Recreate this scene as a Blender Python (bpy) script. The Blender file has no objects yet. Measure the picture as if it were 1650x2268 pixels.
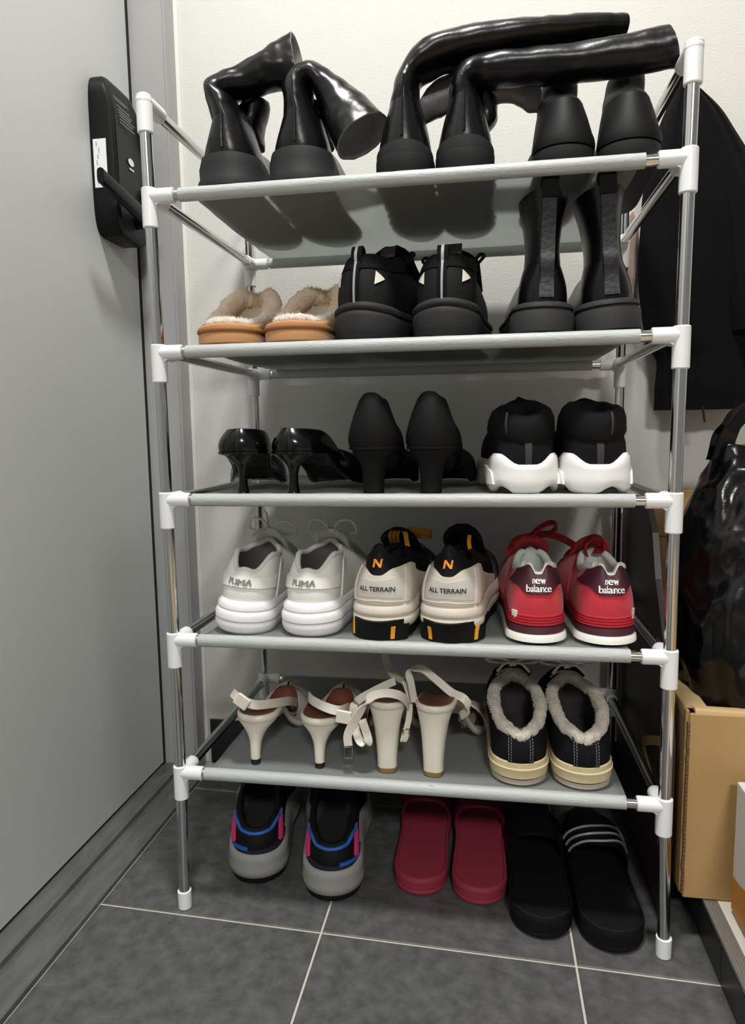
import bpy, math, random
import numpy as np
from math import sin, cos, pi, sqrt, radians
from mathutils import Vector, Matrix, noise

scene = bpy.context.scene
C = scene.collection
random.seed(7)

# ------------------------------------------------------------------ camera
CAM = (0.3925, -0.8056, 0.6272)
YAW, PIT, ROL = -0.1631, -0.1165, -0.0143
_f = Vector((sin(YAW)*cos(PIT), cos(YAW)*cos(PIT), sin(PIT)))
_r = Vector((cos(YAW), -sin(YAW), 0)); _u = _r.cross(_f)
_r2 = _r*cos(ROL)+_u*sin(ROL); _u2 = -_r*sin(ROL)+_u*cos(ROL)
cam_d = bpy.data.cameras.new('camera'); cam = bpy.data.objects.new('camera', cam_d)
C.objects.link(cam); scene.camera = cam
cam_d.sensor_fit = 'HORIZONTAL'; cam_d.sensor_width = 36.0; cam_d.lens = 36.0*1536.29/1650.0
cam_d.clip_start = 0.01
mw = Matrix.Identity(4)
for i in range(3):
    mw[i][0] = _r2[i]; mw[i][1] = _u2[i]; mw[i][2] = -_f[i]; mw[i][3] = CAM[i]
cam.matrix_world = mw

# ------------------------------------------------------------------ light
w = bpy.data.worlds.new('room_light'); scene.world = w; w.use_nodes = True
w.node_tree.nodes['Background'].inputs[0].default_value = (1.0, 0.985, 0.96, 1)
w.node_tree.nodes['Background'].inputs[1].default_value = 0.13
LIGHT_POS = (0.34, -0.42, 2.27)
ld = bpy.data.lights.new('ceiling_lamp_light', 'AREA'); ld.shape = 'DISK'; ld.size = 0.22
ld.energy = 16.0; ld.color = (1.0, 0.99, 0.955)
lo = bpy.data.objects.new('ceiling_lamp_light', ld); C.objects.link(lo); lo.location = LIGHT_POS
ROOM_POS = (0.95, -2.9, 2.27)
rd = bpy.data.lights.new('room_lamp_light', 'AREA'); rd.shape = 'DISK'; rd.size = 0.5
rd.energy = 42.0; rd.color = (1.0, 0.985, 0.95)
ro = bpy.data.objects.new('room_lamp_light', rd); C.objects.link(ro); ro.location = ROOM_POS
vs = scene.view_settings
vs.view_transform = 'Standard'; vs.look = 'None'; vs.gamma = 1.0; vs.use_curve_mapping = False
vs.exposure = 0.88

# ------------------------------------------------------------------ materials
def lin(c):
    c /= 255.0
    return c/12.92 if c <= 0.04045 else ((c+0.055)/1.055)**2.4
MATS = {}
def M(name, rgb, rough=0.5, metal=0.0, bump=None, var=None, coat=0.0, sheen=0.0, transl=0.0, spec=0.5, stretch=None):
    """rgb 0-255 sRGB; bump=(scale,strength); var=(scale,amount,second rgb)"""
    if name in MATS: return MATS[name]
    m = bpy.data.materials.new(name); m.use_nodes = True
    nt = m.node_tree; b = nt.nodes['Principled BSDF']; out = nt.nodes['Material Output']
    col = tuple(lin(v) for v in rgb)+(1,)
    b.inputs['Base Color'].default_value = col
    b.inputs['Roughness'].default_value = rough; b.inputs['Metallic'].default_value = metal
    b.inputs['Specular IOR Level'].default_value = spec
    b.inputs['Coat Weight'].default_value = coat; b.inputs['Coat Roughness'].default_value = 0.15
    b.inputs['Sheen Weight'].default_value = sheen
    tc = None
    def coord():
        nonlocal tc
        if tc is None:
            t = nt.nodes.new('ShaderNodeTexCoord'); mp = nt.nodes.new('ShaderNodeMapping')
            if stretch: mp.inputs['Scale'].default_value = stretch
            nt.links.new(t.outputs['Object'], mp.inputs['Vector']); tc = mp.outputs['Vector']
        return tc
    if var:
        n = nt.nodes.new('ShaderNodeTexNoise'); n.inputs['Scale'].default_value = var[0]
        n.inputs['Detail'].default_value = 5; n.inputs['Roughness'].default_value = 0.62
        nt.links.new(coord(), n.inputs['Vector'])
        r = nt.nodes.new('ShaderNodeMapRange'); r.inputs['From Min'].default_value = 0.35; r.inputs['From Max'].default_value = 0.68
        r.inputs['To Max'].default_value = var[1]
        nt.links.new(n.outputs['Fac'], r.inputs['Value'])
        mx = nt.nodes.new('ShaderNodeMix'); mx.data_type = 'RGBA'
        mx.inputs[6].default_value = col; mx.inputs[7].default_value = tuple(lin(v) for v in var[2])+(1,)
        nt.links.new(r.outputs['Result'], mx.inputs[0]); nt.links.new(mx.outputs[2], b.inputs['Base Color'])
    if bump:
        n = nt.nodes.new('ShaderNodeTexNoise'); n.inputs['Scale'].default_value = bump[0]; n.inputs['Detail'].default_value = 4
        nt.links.new(coord(), n.inputs['Vector'])
        bp = nt.nodes.new('ShaderNodeBump'); bp.inputs['Strength'].default_value = bump[1]; bp.inputs['Distance'].default_value = 0.002
        nt.links.new(n.outputs['Fac'], bp.inputs['Height']); nt.links.new(bp.outputs['Normal'], b.inputs['Normal'])
    if transl:
        t = nt.nodes.new('ShaderNodeBsdfTranslucent'); t.inputs['Color'].default_value = col
        ms = nt.nodes.new('ShaderNodeMixShader'); ms.inputs[0].default_value = transl
        nt.links.new(b.outputs[0], ms.inputs[1]); nt.links.new(t.outputs[0], ms.inputs[2]); nt.links.new(ms.outputs[0], out.inputs[0])
    MATS[name] = m
    return m

# ------------------------------------------------------------------ object helpers
def link(o, parent=None):
    C.objects.link(o)
    if parent is not None: o.parent = parent
    return o
def mesh(name, V, F, m, parent=None, smooth=True, sharp=None):
    me = bpy.data.meshes.new(name)
    me.from_pydata([tuple(map(float, v)) for v in V], [], [tuple(f) for f in F]); me.update()
    if smooth:
        me.polygons.foreach_set('use_smooth', [True]*len(me.polygons))
        if sharp: me.set_sharp_from_angle(angle=radians(sharp))
    if m: me.materials.append(m)
    return link(bpy.data.objects.new(name, me), parent)
def thing(name, label, cat, loc=(0,0,0), yaw=0.0, roll=0.0, group=None, pitch=0.0):
    o = bpy.data.objects.new(name, None); o.empty_display_size = 0.02; C.objects.link(o)
    o.location = loc; o.rotation_euler = (radians(pitch), radians(roll), radians(yaw))
    o['label'] = label; o['category'] = cat
    if group: o['group'] = group
    return o
def tag(o, label, cat, group=None):
    o['label'] = label; o['category'] = cat
    if group: o['group'] = group
    return o
def struct(o): o['kind'] = 'structure'; return o

class B:
    """collects simple solids into one mesh"""
    def __init__(s): s.v = []; s.f = []
    def add(s, V, F):
        k = len(s.v); s.v += [tuple(v) for v in V]; s.f += [tuple(i+k for i in f) for f in F]; return s
    def box(s, x0, x1, y0, y1, z0, z1, bev=0.0):
        if bev <= 0:
            V = [(x,y,z) for x in (x0,x1) for y in (y0,y1) for z in (z0,z1)]
            return s.add(V, [(0,1,3,2),(4,6,7,5),(0,4,5,1),(2,3,7,6),(0,2,6,4),(1,5,7,3)])
        b = bev; rings = []
        for z, d in ((z0,b),(z0+b,0),(z1-b,0),(z1,b)):
            xa,xb,ya,yb = x0+d,x1-d,y0+d,y1-d; c = b
            rings.append([(xa+c,ya,z),(xb-c,ya,z),(xb,ya+c,z),(xb,yb-c,z),(xb-c,yb,z),(xa+c,yb,z),(xa,yb-c,z),(xa,ya+c,z)])
        return s.loft(rings)
    def loft(s, rings, cap0=True, cap1=True, closed=True):
        n = len(rings[0]); V = [p for r in rings for p in r]; F = []
        for i in range(len(rings)-1):
            for j in range(n if closed else n-1):
                a = i*n+j; b_ = i*n+(j+1) % n
                F.append((a, b_, b_+n, a+n))
        if cap0: F.append(tuple(range(n))[::-1])
        if cap1: F.append(tuple((len(rings)-1)*n+j for j in range(n)))
        return s.add(V, F)
    def tube(s, pts, r, n=12, cap=True, smooth=0):
        P = spline(pts, smooth) if smooth else [Vector(p) for p in pts]
        rr = r if callable(r) else (lambda t: r)
        rings = []; up = None
        for i, p in enumerate(P):
            t = (P[min(i+1, len(P)-1)]-P[max(i-1, 0)]).normalized()
            if up is None:
                up = Vector((0,0,1)) if abs(t.z) < 0.9 else Vector((0,1,0))
            x = t.cross(up).normalized(); up = x.cross(t).normalized()
            R_ = rr(i/max(1, len(P)-1))
            rings.append([p + x*(R_*cos(2*pi*k/n)) + up*(R_*sin(2*pi*k/n)) for k in range(n)])
        return s.loft(rings, cap, cap)
    def ribbon(s, pts, wid, th, across, smooth=6):
        """flat band along pts; across = vector or list of vectors giving the width direction"""
        P = spline(pts, smooth); n = len(P); rings = []
        if isinstance(across[0], (int, float)): across = [across]*2
        for i, p in enumerate(P):
            t = (P[min(i+1, n-1)]-P[max(i-1, 0)]).normalized()
            f = i/(n-1)*(len(across)-1); k = min(int(f), len(across)-2); q = f-k
            x = Vector(across[k])*(1-q)+Vector(across[k+1])*q
            x = (x-t*x.dot(t)).normalized(); nn = t.cross(x)
            wd = wid(i/(n-1)) if callable(wid) else wid
            a, b_ = x*(wd/2), nn*(th/2)
            rings.append([p-a-b_, p+a-b_, p+a*1.02, p+a+b_, p-a+b_, p-a*1.02])
        return s.loft(rings)
    def build(s, name, m, parent=None, smooth=True, sharp=40):
        return mesh(name, s.v, s.f, m, parent, smooth, sharp)

def spline(pts, k=6):
    P = [Vector(p) for p in pts]; out = []
    for i in range(len(P)-1):
        p0, p1, p2, p3 = P[max(i-1,0)], P[i], P[i+1], P[min(i+2, len(P)-1)]
        for j in range(k):
            t = j/k
            out.append(0.5*((2*p1)+(p2-p0)*t+(2*p0-5*p1+4*p2-p3)*t*t+(3*p1-p0-3*p2+p3)*t**3))
    out.append(P[-1]); return out
def nspline(rows, k=5):
    """catmull-rom over numeric tuples"""
    P = [np.array(r, float) for r in rows]; out = []
    for i in range(len(P)-1):
        p0, p1, p2, p3 = P[max(i-1,0)], P[i], P[i+1], P[min(i+2, len(P)-1)]
        for j in range(k):
            t = j/k
            out.append(0.5*((2*p1)+(p2-p0)*t+(2*p0-5*p1+4*p2-p3)*t*t+(3*p1-p0-3*p2+p3)*t**3))
    out.append(P[-1]); return out
def sm(x): x = max(0.0, min(1.0, x)); return x*x*(3-2*x)
def tbl(T, x):
    if x <= T[0][0]: return T[0][1]
    for (a, va), (b, vb) in zip(T, T[1:]):
        if x <= b: return va+(vb-va)*sm((x-a)/(b-a))
    return T[-1][1]
def ltbl(T, x):
    if x <= T[0][0]: return T[0][1]
    for (a, va), (b, vb) in zip(T, T[1:]):
        if x <= b: return va+(vb-va)*(x-a)/(b-a)
    return T[-1][1]
def nz(p, s, seed=0.0): return noise.noise(Vector((p[0]*s+seed, p[1]*s+seed*.7, p[2]*s-seed)))

# ------------------------------------------------------------------ footwear geometry
NA = 72
AS = [-1+2*i/NA for i in range(NA)]           # a=-1 toe, 0 heel, 1 toe
class Foot:
    def __init__(s, L, wh, ww, wf, hr=None, tr=0.30, te=0.5, bend=0.0):
        s.L, s.wh, s.ww, s.wf, s.tr, s.te, s.bend = L, wh, ww, wf, tr, te, bend
        s.hr = hr or wh/L
    def t(s, a): return (1-cos(pi*abs(a)))/2
    def raw(s, a):
        t = s.t(a)
        e = tbl([(0, s.wh), (.16, s.wh), (.42, s.ww), (.70, s.wf), (1, s.wf)], t)
        h = sqrt(max(0, 1-(1-min(t/s.hr, 1))**2))
        r = max(0, (t-(1-s.tr))/s.tr); k = max(0, 1-r*r)**s.te
        x = e*h*k
        return (x if a >= 0 else -x)+s.bend*max(0, t-.4)**2, t*s.L
    def p(s, a, d=0.0):
        x, y = s.raw(a)
        if d:
            x1, y1 = s.raw(a+.004 if a < .996 else a); x0, y0 = s.raw(a-.004 if a > -.996 else a)
            tx, ty = x1-x0, y1-y0; l = sqrt(tx*tx+ty*ty) or 1
            x += ty/l*d; y -= tx/l*d
            if abs(a) > .985: y = s.L+d
        return x, y
def ring(foot, d, z):
    R = []
    for a in AS:
        t = foot.t(a); x, y = foot.p(a, d(a) if callable(d) else d)
        R.append((x, y, z(t, a) if callable(z) else z))
    return R
def sole(name, foot, levels, m, parent, sharp=35):
    b = B(); b.loft([ring(foot, d, z) for d, z in levels])
    return b.build(name, m, parent, True, sharp)

class Upper:
    """surface from the sole edge (v=0) to the collar / vamp ridge (v=1)"""
    def __init__(s, foot, zb, inset, ac, col, hz, ridge, bulge=.004, ck=(.55, .95), ce=1.0):
        s.ce = ce
        # col=(yc, lc, wc); hz: table theta01->z (0 heel, 1 throat); ridge: table r->z
        s.foot, s.zb, s.inset, s.ac, s.col, s.hz, s.ridge, s.bulge, s.ck = foot, zb, inset, ac, col, hz, ridge, bulge, ck
    def top(s, a):
        A = abs(a); sg = 1 if a >= 0 else -1; yc, lc, wc = s.col
        cxo = s.foot.bend*max(0, (yc+lc)/s.foot.L-.4)**2
        if A <= s.ac:
            q = A/s.ac; th = pi*q
            return Vector((sg*wc*max(0, sin(th))**(s.ce if q < .5 else 1.0)+cxo*q*q, yc-lc*cos(th), s.hz(q) if callable(s.hz) else tbl(s.hz, q)))
        r = (A-s.ac)/(1-s.ac); yf = yc+lc; ye = s.foot.L-s.inset*1.0
        y = yf+(ye-yf)*(1-(1-r)**1.25)
        return Vector((s.foot.bend*max(0, y/s.foot.L-.4)**2, y, tbl(s.ridge, r)))
    def P(s, a, v):
        t = s.foot.t(a); x, y = s.foot.p(a, -s.inset); zb = s.zb(t) if callable(s.zb) else s.zb
        Bp = Vector((x, y, zb)); T = s.top(a)
        xb, yb = s.foot.p(a, -s.inset+s.bulge)
        A = abs(a); k = ltbl([(0, s.ck[0]), (s.ac*.8, s.ck[0]), (min(.99, s.ac*1.15), s.ck[1]), (1, s.ck[1])], A)
        Cp = Vector((xb, yb, zb+(T.z-zb)*k))
        return Bp*(1-v)**2+Cp*(2*v*(1-v))+T*v*v
    def N(s, a, v):
        e = .004
        du = s.P(min(a+e, 1), v)-s.P(max(a-e, -1), v); dv = s.P(a, min(v+e*3, 1))-s.P(a, max(v-e*3, 0))
        n = du.cross(dv); l = n.length
        n = n/l if l > 1e-12 else Vector((0,0,1))
        return n
    def mesh(s, name, m, parent, rows=14, vmax=1.0, fn=None):
        V = []; F = []
        AA = AS+[1.0]
        n = len(AA)
        for i in range(rows+1):
            v = vmax*i/rows
            for a in AA:
                p = s.P(a, v)
                if fn: p = p+s.N(a, v)*fn(a, v, p)
                V.append(p)
        for i in range(rows):
            for j in range(n-1):
                A_ = i*n+j; F.append((A_, A_+1, A_+1+n, A_+n))
        return mesh(name, V, F, m, parent)
    def patch(s, name, m, parent, a0, a1, lo, hi, off=.0009, na=24, nv=8, fn=None):
        lo_ = lo if callable(lo) else (lambda a: lo); hi_ = hi if callable(hi) else (lambda a: hi)
        V = []; F = []; n = na+3; k = nv+3
        for i in range(k):
            ii = min(max(i-1, 0), nv); fr = ii/nv
            for j in range(n):
                jj = min(max(j-1, 0), na); a = a0+(a1-a0)*jj/na
                v = lo_(a)+(hi_(a)-lo_(a))*fr
                o = off if (0 < i < k-1 and 0 < j < n-1) else -.0006
                if fn and o > 0: o += fn(a, v)
                V.append(s.P(a, min(1, v))+s.N(a, min(.985, v))*o)
        for i in range(k-1):
            for j in range(n-1):
                A_ = i*n+j; F.append((A_, A_+1, A_+1+n, A_+n))
        return mesh(name, V, F, m, parent, True, 50)
    def vz(s, a, z):
        lo, hi = 0.0, 1.0
        for _ in range(14):
            md = (lo+hi)/2
            if s.P(a, md).z < z: lo = md
            else: hi = md
        return lo
    def amap(s, x, v):
        """a such that the arc length from the heel centre at height v is x"""
        if not hasattr(s, '_am'): s._am = {}
        key = round(v, 2)
        if key not in s._am:
            L = [0.0]; p = s.P(0, v); A = [0.0]
            for i in range(1, 80):
                a = i*.006; q = s.P(a, v); L.append(L[-1]+(q-p).length); A.append(a); p = q
            s._am[key] = (L, A)
        L, A = s._am[key]; sg = 1 if x >= 0 else -1
        return sg*float(np.interp(abs(x), L, A))
    def text(s, name, m, parent, body, size, x0, v0, off=.0013, bold=0.0, sx=1.0, arc=0.0, shear=0.0, thick=0.0):
        V0, F0 = text_mesh(body, size, bold, sx, shear)
        if thick:                     # heavier strokes: the letter shape repeated slightly to each side
            n0 = len(V0); F0 = F0+[tuple(i+n0*k for i in f) for k in (1, 2) for f in F0]
            V0 = V0+[(x-thick, y) for x, y in V0]+[(x+thick, y) for x, y in V0]
        z0 = s.P(s.amap(x0, v0), v0).z; sl = (s.P(0, min(1, v0+.05))-s.P(0, max(0, v0-.05))); cz = sl.z/sl.length
        V = []
        for x, y in V0:
            a = s.amap(x+x0, v0); zt = z0+(y+arc*(x/.02)**2)*cz; lo, hi = 0.0, 1.0
            for _ in range(16):
                md = (lo+hi)/2
                if s.P(a, md).z < zt: lo = md
                else: hi = md
            V.append(s.P(a, lo)+s.N(a, min(.985, max(.01, lo)))*(off+(.00003*(len(V)//n0) if thick else 0)))
        return mesh(name, V, F0, m, parent, False)
    def lining(s, name, m, parent, zi, lip=.003, th=.005, rows=5):
        """padded collar rim, inner wall and foot bed"""
        b = B(); R = []
        n = 48; yc, lc, wc = s.col
        for k, (d, dz) in enumerate(((0.0, -.0005), (.25, .8), (.6, 1.0), (1.0, .5))):
            r_ = []
            for j in range(n):
                a = s.ac*(-1+2*j/n); T = s.top(a); c = Vector((T.x*.0, yc, T.z)); dirn = (c-T); l = dirn.length or 1
                r_.append(T+dirn/l*(th*d)+Vector((0, 0, lip*dz)))
            R.append(r_)
        for k in range(1, rows+1):
            f = k/rows; r_ = []
            for j in range(n):
                a = s.ac*(-1+2*j/n); T = s.top(a); c = Vector((0, yc, T.z)); dirn = (c-T); l = dirn.length or 1
                p = T+dirn/l*th*(1+.0*f); z_ = zi(p.y/s.foot.L) if callable(zi) else zi
                p.z = p.z+(z_-p.z)*f
                r_.append(p)
            R.append(r_)
        b.loft(R, False, True)
        return b.build(name, m, parent, True, 60)
    def rim(s, name, m, parent, r, a0=None, a1=None, inw=0.0, up=0.0, n=60, fn=None, k=8):
        a0 = -s.ac if a0 is None else a0; a1 = s.ac if a1 is None else a1; yc = s.col[0]
        pts = []
        for j in range(n+1):
            a = a0+(a1-a0)*j/n; T = s.top(a); d = Vector((0, yc, T.z))-T; l = d.length or 1
            pts.append(T+d/l*inw+Vector((0, 0, up)))
        b = B(); b.tube(pts, r, k)
        if fn: b.v = [tuple(Vector(v)+fn(Vector(v))) for v in b.v]
        return b.build(name, m, parent, True, 80)

def text_mesh(body, size, bold=0.0, sx=1.0, shear=0.0):
    cu = bpy.data.curves.new('lettering', 'FONT'); cu.body = body; cu.size = size; cu.align_x = 'CENTER'; cu.align_y = 'CENTER'
    cu.resolution_u = 3; cu.offset = bold*size; cu.shear = shear; cu.space_line = .78; cu.space_character = .98
    o = bpy.data.objects.new('lettering', cu); C.objects.link(o)
    dg = bpy.context.evaluated_depsgraph_get(); ev = o.evaluated_get(dg); me = ev.to_mesh()
    V = [(v.co.x*sx, v.co.y) for v in me.vertices]; F = [tuple(p.vertices) for p in me.polygons]
    ev.to_mesh_clear(); bpy.data.objects.remove(o); bpy.data.curves.remove(cu)
    return V, F
def fur(name, m, parent, samples, ln, wid=.0007, jit=.7):
    """many short tapered fibres; samples = [(point, normal)]"""
    V = []; F = []
    for p, n in samples:
        r = Vector((random.uniform(-1,1), random.uniform(-1,1), random.uniform(-1,1)))
        d = (n+r*jit).normalized(); x = d.cross(r).normalized() if d.cross(r).length > 1e-4 else Vector((1,0,0))
        l = ln*random.uniform(.5, 1.2); k = len(V)
        V += [p-x*wid-n*.001, p+x*wid-n*.001, p+d*l]; F.append((k, k+1, k+2))
    o = mesh(name, V, F, m, parent, False); o['kind'] = 'stuff'; return o
def shaft(name, m, parent, st, k=6, n=40, wr=0.0, ws=40, seed=1.0, inner=True, th=.004, cap0=False, m_in=None):
    """leather tube: stations (c xyz, u xyz, v xyz) of ellipse half axes"""
    S = nspline([tuple(c)+tuple(u)+tuple(v) for c, u, v in st], k); R = []
    for si, q in enumerate(S):
        c, u, v = Vector(q[0:3]), Vector(q[3:6]), Vector(q[6:9]); r_ = []; wf = min(1.0, si/8)
        for j in range(n):
            f = 2*pi*j/n; d = u*cos(f)+v*sin(f); p = c+d
            if wr: p = p+d.normalized()*wf*(wr*nz(p, ws, seed)+wr*.6*nz(p, ws*2.3, seed+5))
            r_.append(p)
        R.append(r_)
    b = B()
    if inner:
        last = R[-1]; c = sum(last, Vector())/n
        t = (c-sum(R[-2], Vector())/n).normalized()
        ext = []
        for sc, bk in ((.95, -.0006), (.89, .0015), (.80, .007), (.62, .011)):
            ext.append([c+(p-c)*sc-t*bk for p in last])
        R2 = R
        b.loft(R2, cap0, False); o = b.build(name, m, parent, True, 70)
        b2 = B(); b2.loft([last]+ext, False, True); b2.build('shaft_lining', m_in or m, parent, True, 70)
        return o
    b.loft(R, cap0, True); return b.build(name, m, parent, True, 70)

# ------------------------------------------------------------------ common materials
m_chrome = M('chrome_tube', (205,206,205), .14, 1.0)
m_plast = M('white_plastic', (232,234,236), .38, spec=.5)
m_fabric = M('grey_nonwoven', (190,194,192), .6, bump=(900,.25), transl=.68, var=(60,.25,(176,180,178)))
m_sleeve = M('silver_sleeve', (172,177,175), .42, bump=(700,.3), var=(90,.35,(194,200,199)), stretch=(.2,1,1))
m_leather = M('black_leather', (9,9,11), .30, bump=(160,.10), spec=.34)
m_rubber = M('black_rubber', (38,39,40), .62, spec=.2, bump=(500,.12))
m_black = M('black_cloth', (13,13,15), .85, spec=.2, bump=(600,.3), sheen=.1)

# ------------------------------------------------------------------ the entrance hall
def tiled(x, r): return x
m_wall = M('wallpaper', (210,209,204), .85, bump=(420,.35), var=(3,.35,(203,202,196)))
m_door = M('door_steel', (192,194,193), .45, bump=(700,.08), var=(2.5,.4,(184,186,185)))
m_frame = M('door_frame_steel', (160,160,160), .4, var=(6,.5,(150,150,149)))
m_gap = M('rubber_seal', (14,14,15), .8)
m_tile = M('slate_floor_tile', (72,72,72), .5, bump=(90,.3), var=(46,.75,(102,102,101)))
m_grout = M('white_grout', (196,194,184), .9, bump=(300,.3))
m_btile = M('black_skirting_tile', (30,30,31), .35, var=(20,.3,(42,42,42)))
m_sill = M('sill_steel', (120,121,119), .38, metal=.35, var=(14,.8,(96,97,96)), stretch=(6,1,1))
m_lam = M('oak_laminate', (186,160,120), .5, var=(12,.6,(160,132,95)), stretch=(8,1,1))
m_alu = M('aluminium_nosing', (150,150,148), .4, metal=.6)
m_trimw = M('cream_floor_strip', (206,203,194), .5)
m_caulk = M('white_caulk', (226,225,218), .7)

WY = 0.40                      # back wall
H = 2.35
def plane_box(name, m, *a, bev=0.0, parent=None): return B().box(*a, bev).build(name, m, parent, False)
struct(plane_box('wall_back', m_wall, -.30, 2.2, WY, WY+.1, -.05, H))
struct(plane_box('ceiling', m_wall, -.4, 2.2, -3.8, WY+.1, H, H+.08))
struct(plane_box('wall_left', m_wall, -.40, -.118, -2.4, -.62, -.05, H))
struct(plane_box('wall_lintel', m_wall, -.40, -.118, -.62, WY, 2.10, H))
# door leaf, seal, frame, sill
door = struct(plane_box('door_1', m_door, -.245, -.200, -.575, .348, .018, 2.05))
plane_box('door_seal', m_gap, -.24, -.2004, .348, .3585, .012, 2.05, parent=door)
fr = B().box(-.26, -.141, .3585, .372, .0, 2.10).box(-.1415, -.137, .3605, WY, .0, 2.10)
fr.box(-.245, -.1185, -.62, -.575, 0, 2.1).box(-.245, -.1185, -.575, .36, 2.052, 2.10)
fo = struct(fr.build('trim_1', m_frame, None, False))
struct(plane_box('trim_2', m_caulk, -.1375, -.130, WY-.0035, WY+.001, .0, 2.1))
sl = B().box(-.26, -.118, -.62, .36, -.05, .004).box(-.26, -.168, -.62, .36, .004, .012).box(-.121,-.1175,-.62,.36,.0,.0065)
struct(sl.build('trim_3', m_sill, None, False))
# floor: grout bed with a tile in every cell
floor = struct(plane_box('floor', m_grout, -.118, .70, -2.4, WY, -.06, -.0015))
def jy(x, k): return -.0105-.0265*(x+.107)/.763+.308*k
xs = [(-.1165, .1885), (.1913, .4985), (.5013, .656)]
for k in range(-8, 2):
    for (xa, xb) in xs:
        g = .0014; ya0, ya1 = jy(xa,k)+g, jy(xb,k)+g; yb0, yb1 = jy(xa,k+1)-g, jy(xb,k+1)-g
        if k == 1: yb0 = yb1 = WY-.001
        e = .0012
        r0 = [(xa,ya0),(xb,ya1),(xb,yb1),(xa,yb0)]
        r1 = [(xa+e,ya0+e),(xb-e,ya1+e),(xb-e,yb1-e),(xa+e,yb0-e)]
        rings = [[(x,y,-.012) for x,y in r0],[(x,y,-.0009) for x,y in r0],[(x,y,0.0) for x,y in r1]]
        B().loft(rings, False, True).build('tile', m_tile, floor, False)
# skirting tiles on the back wall
bb = struct(plane_box('baseboard_back', m_grout, -.126, .657, WY-.006, WY, 0, .088))
for xa, xb in ((-.124,.170),(.172,.478),(.480,.656)):
    B().box(xa, xb, WY-.0085, WY-.005, 0.0, .087, .001).build('tile', m_btile, bb, False)
# the raised floor of the flat at the right, with its tiled riser and metal nosing
SX, SZ = .657, .054
step = struct(plane_box('floor_raised', m_lam, SX+.004, 2.2, -2.4, WY, -.06, SZ-.003))
for k in range(-8, 2):
    ya, yb = jy(.657,k)+.001, min(jy(.657,k+1)-.001, WY-.001)
    B().box(SX-.001, SX+.005, ya, yb, 0.0, SZ-.006, .0008).build('tile', m_btile, step, False)
ns = B().box(SX-.0015, SX+.0145, -2.4, WY-.001, SZ-.004, SZ+.001)
for i in range(4): ns.box(SX+.0005+.0035*i, SX+.002+.0035*i, -2.4, WY-.001, SZ+.001, SZ+.0019)
struct(ns.build('trim_4', m_alu, None, False))
struct(plane_box('trim_5', m_trimw, SX+.0148, SX+.030, -2.4, WY-.001, SZ-.003, SZ+.0015))

# ceiling lamp that lights the hall
m_glow = bpy.data.materials.new('lamp_glow'); m_glow.use_nodes = True
_b = m_glow.node_tree.nodes['Principled BSDF']; _b.inputs['Emission Color'].default_value = (1,.98,.93,1); _b.inputs['Emission Strength'].default_value = 6
def ceiling_lamp(label, pos, k):
    cl = thing('ceiling_lamp', label, 'lamp', (pos[0], pos[1], H), group='round ceiling lamps')
    cyl = lambda rows: [[(k*r*cos(2*pi*i/40), k*r*sin(2*pi*i/40), z) for i in range(40)] for r, z in rows]
    B().loft(cyl(((.15,0),(.15,-.03)))).build('base', m_plast, cl)
    B().loft(cyl(((.14,-.03),(.135,-.05),(.11,-.062),(.05,-.068))), False).build('diffuser', m_glow, cl)
ceiling_lamp('round white ceiling lamp over the entrance, just in front of the rack', LIGHT_POS, 1.0)
ceiling_lamp('larger round ceiling lamp farther back in the hall', ROOM_POS, 1.9)

# ------------------------------------------------------------------ digital lock on the door
m_lock = M('lock_black', (12,12,13), .35, spec=.2, bump=(400,.06)); m_lockf = M('lock_face', (26,27,28), .42, spec=.2)
m_print = M('white_print', (225,228,230), .5); m_greyprint = M('grey_print', (112,114,115), .6)
lk = thing('door_lock', 'black digital door lock with lever handle on the grey steel door', 'door lock', (-.200, .272, 1.05))
# outline in the door plane (y,z), extruded along x
def lock_outline(d=0.0):
    P = []
    for i in range(32):
        f = 2*pi*i/32; cy, sz = cos(f), sin(f)
        hy = .054-d; top = .118-d; bot = .118-d
        ex = .32
        y = hy*(abs(cy)**ex)*(1 if cy >= 0 else -1); z = (top if sz >= 0 else bot)*(abs(sz)**ex)*(1 if sz >= 0 else -1)
        P.append((y, z))
    return P
R = []
for x, d, cut in ((0.0, 0, 0), (.030, 0.0, 0), (.036, .002, 0), (.0385, .006, 0)):
    R.append([(x-.018*sm((z-.05)/.075)*(x/.0385), y, z) for y, z in lock_outline(d)])
lb = B().loft(R).build('lock_body', m_lock, lk, True, 35)
R = [[(x-.018*sm((z-.05)/.075), y, z) for y, z in lock_outline(.009)] for x in (.0375, .0392)]
B().loft(R).build('lock_face', m_lockf, lk, True, 35)
# battery cover notes, oval mark and sticker
for i, (ln, z) in enumerate(((.034,.088),(.026,.084),(.030,.074),(.032,.068),(.028,.0635),(.036,.059),(.030,.054),(.034,.049))):
    y0 = .036
    B().box(.0395-.018*sm((z-.05)/.075), .0398-.018*sm((z-.05)/.075), -.034, -.034+ln*1.3, z, z+.0018).build('printed_line', m_greyprint, lb, False)
ov = [(.0001+.0398, -.006+.009*cos(2*pi*i/24), .001+.0055*sin(2*pi*i/24)) for i in range(24)]
mesh('oval_mark', ov, [tuple(range(24))], m_print, lb, False)
B().box(.0396, .0399, -.012, .002, -.011, -.0085).build('mark_line', m_print, lb, False)
B().box(.0045, .0255, -.0545, -.0538, -.050, .020).build('sticker', m_print, lb, False)
for i in range(7):
    B().box(.0095+.0018*(i % 3), .0105+.0018*(i % 3), -.0547, -.0544, -.045+.009*i, -.038+.009*i).build('sticker_text', m_greyprint, lb, False)
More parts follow.
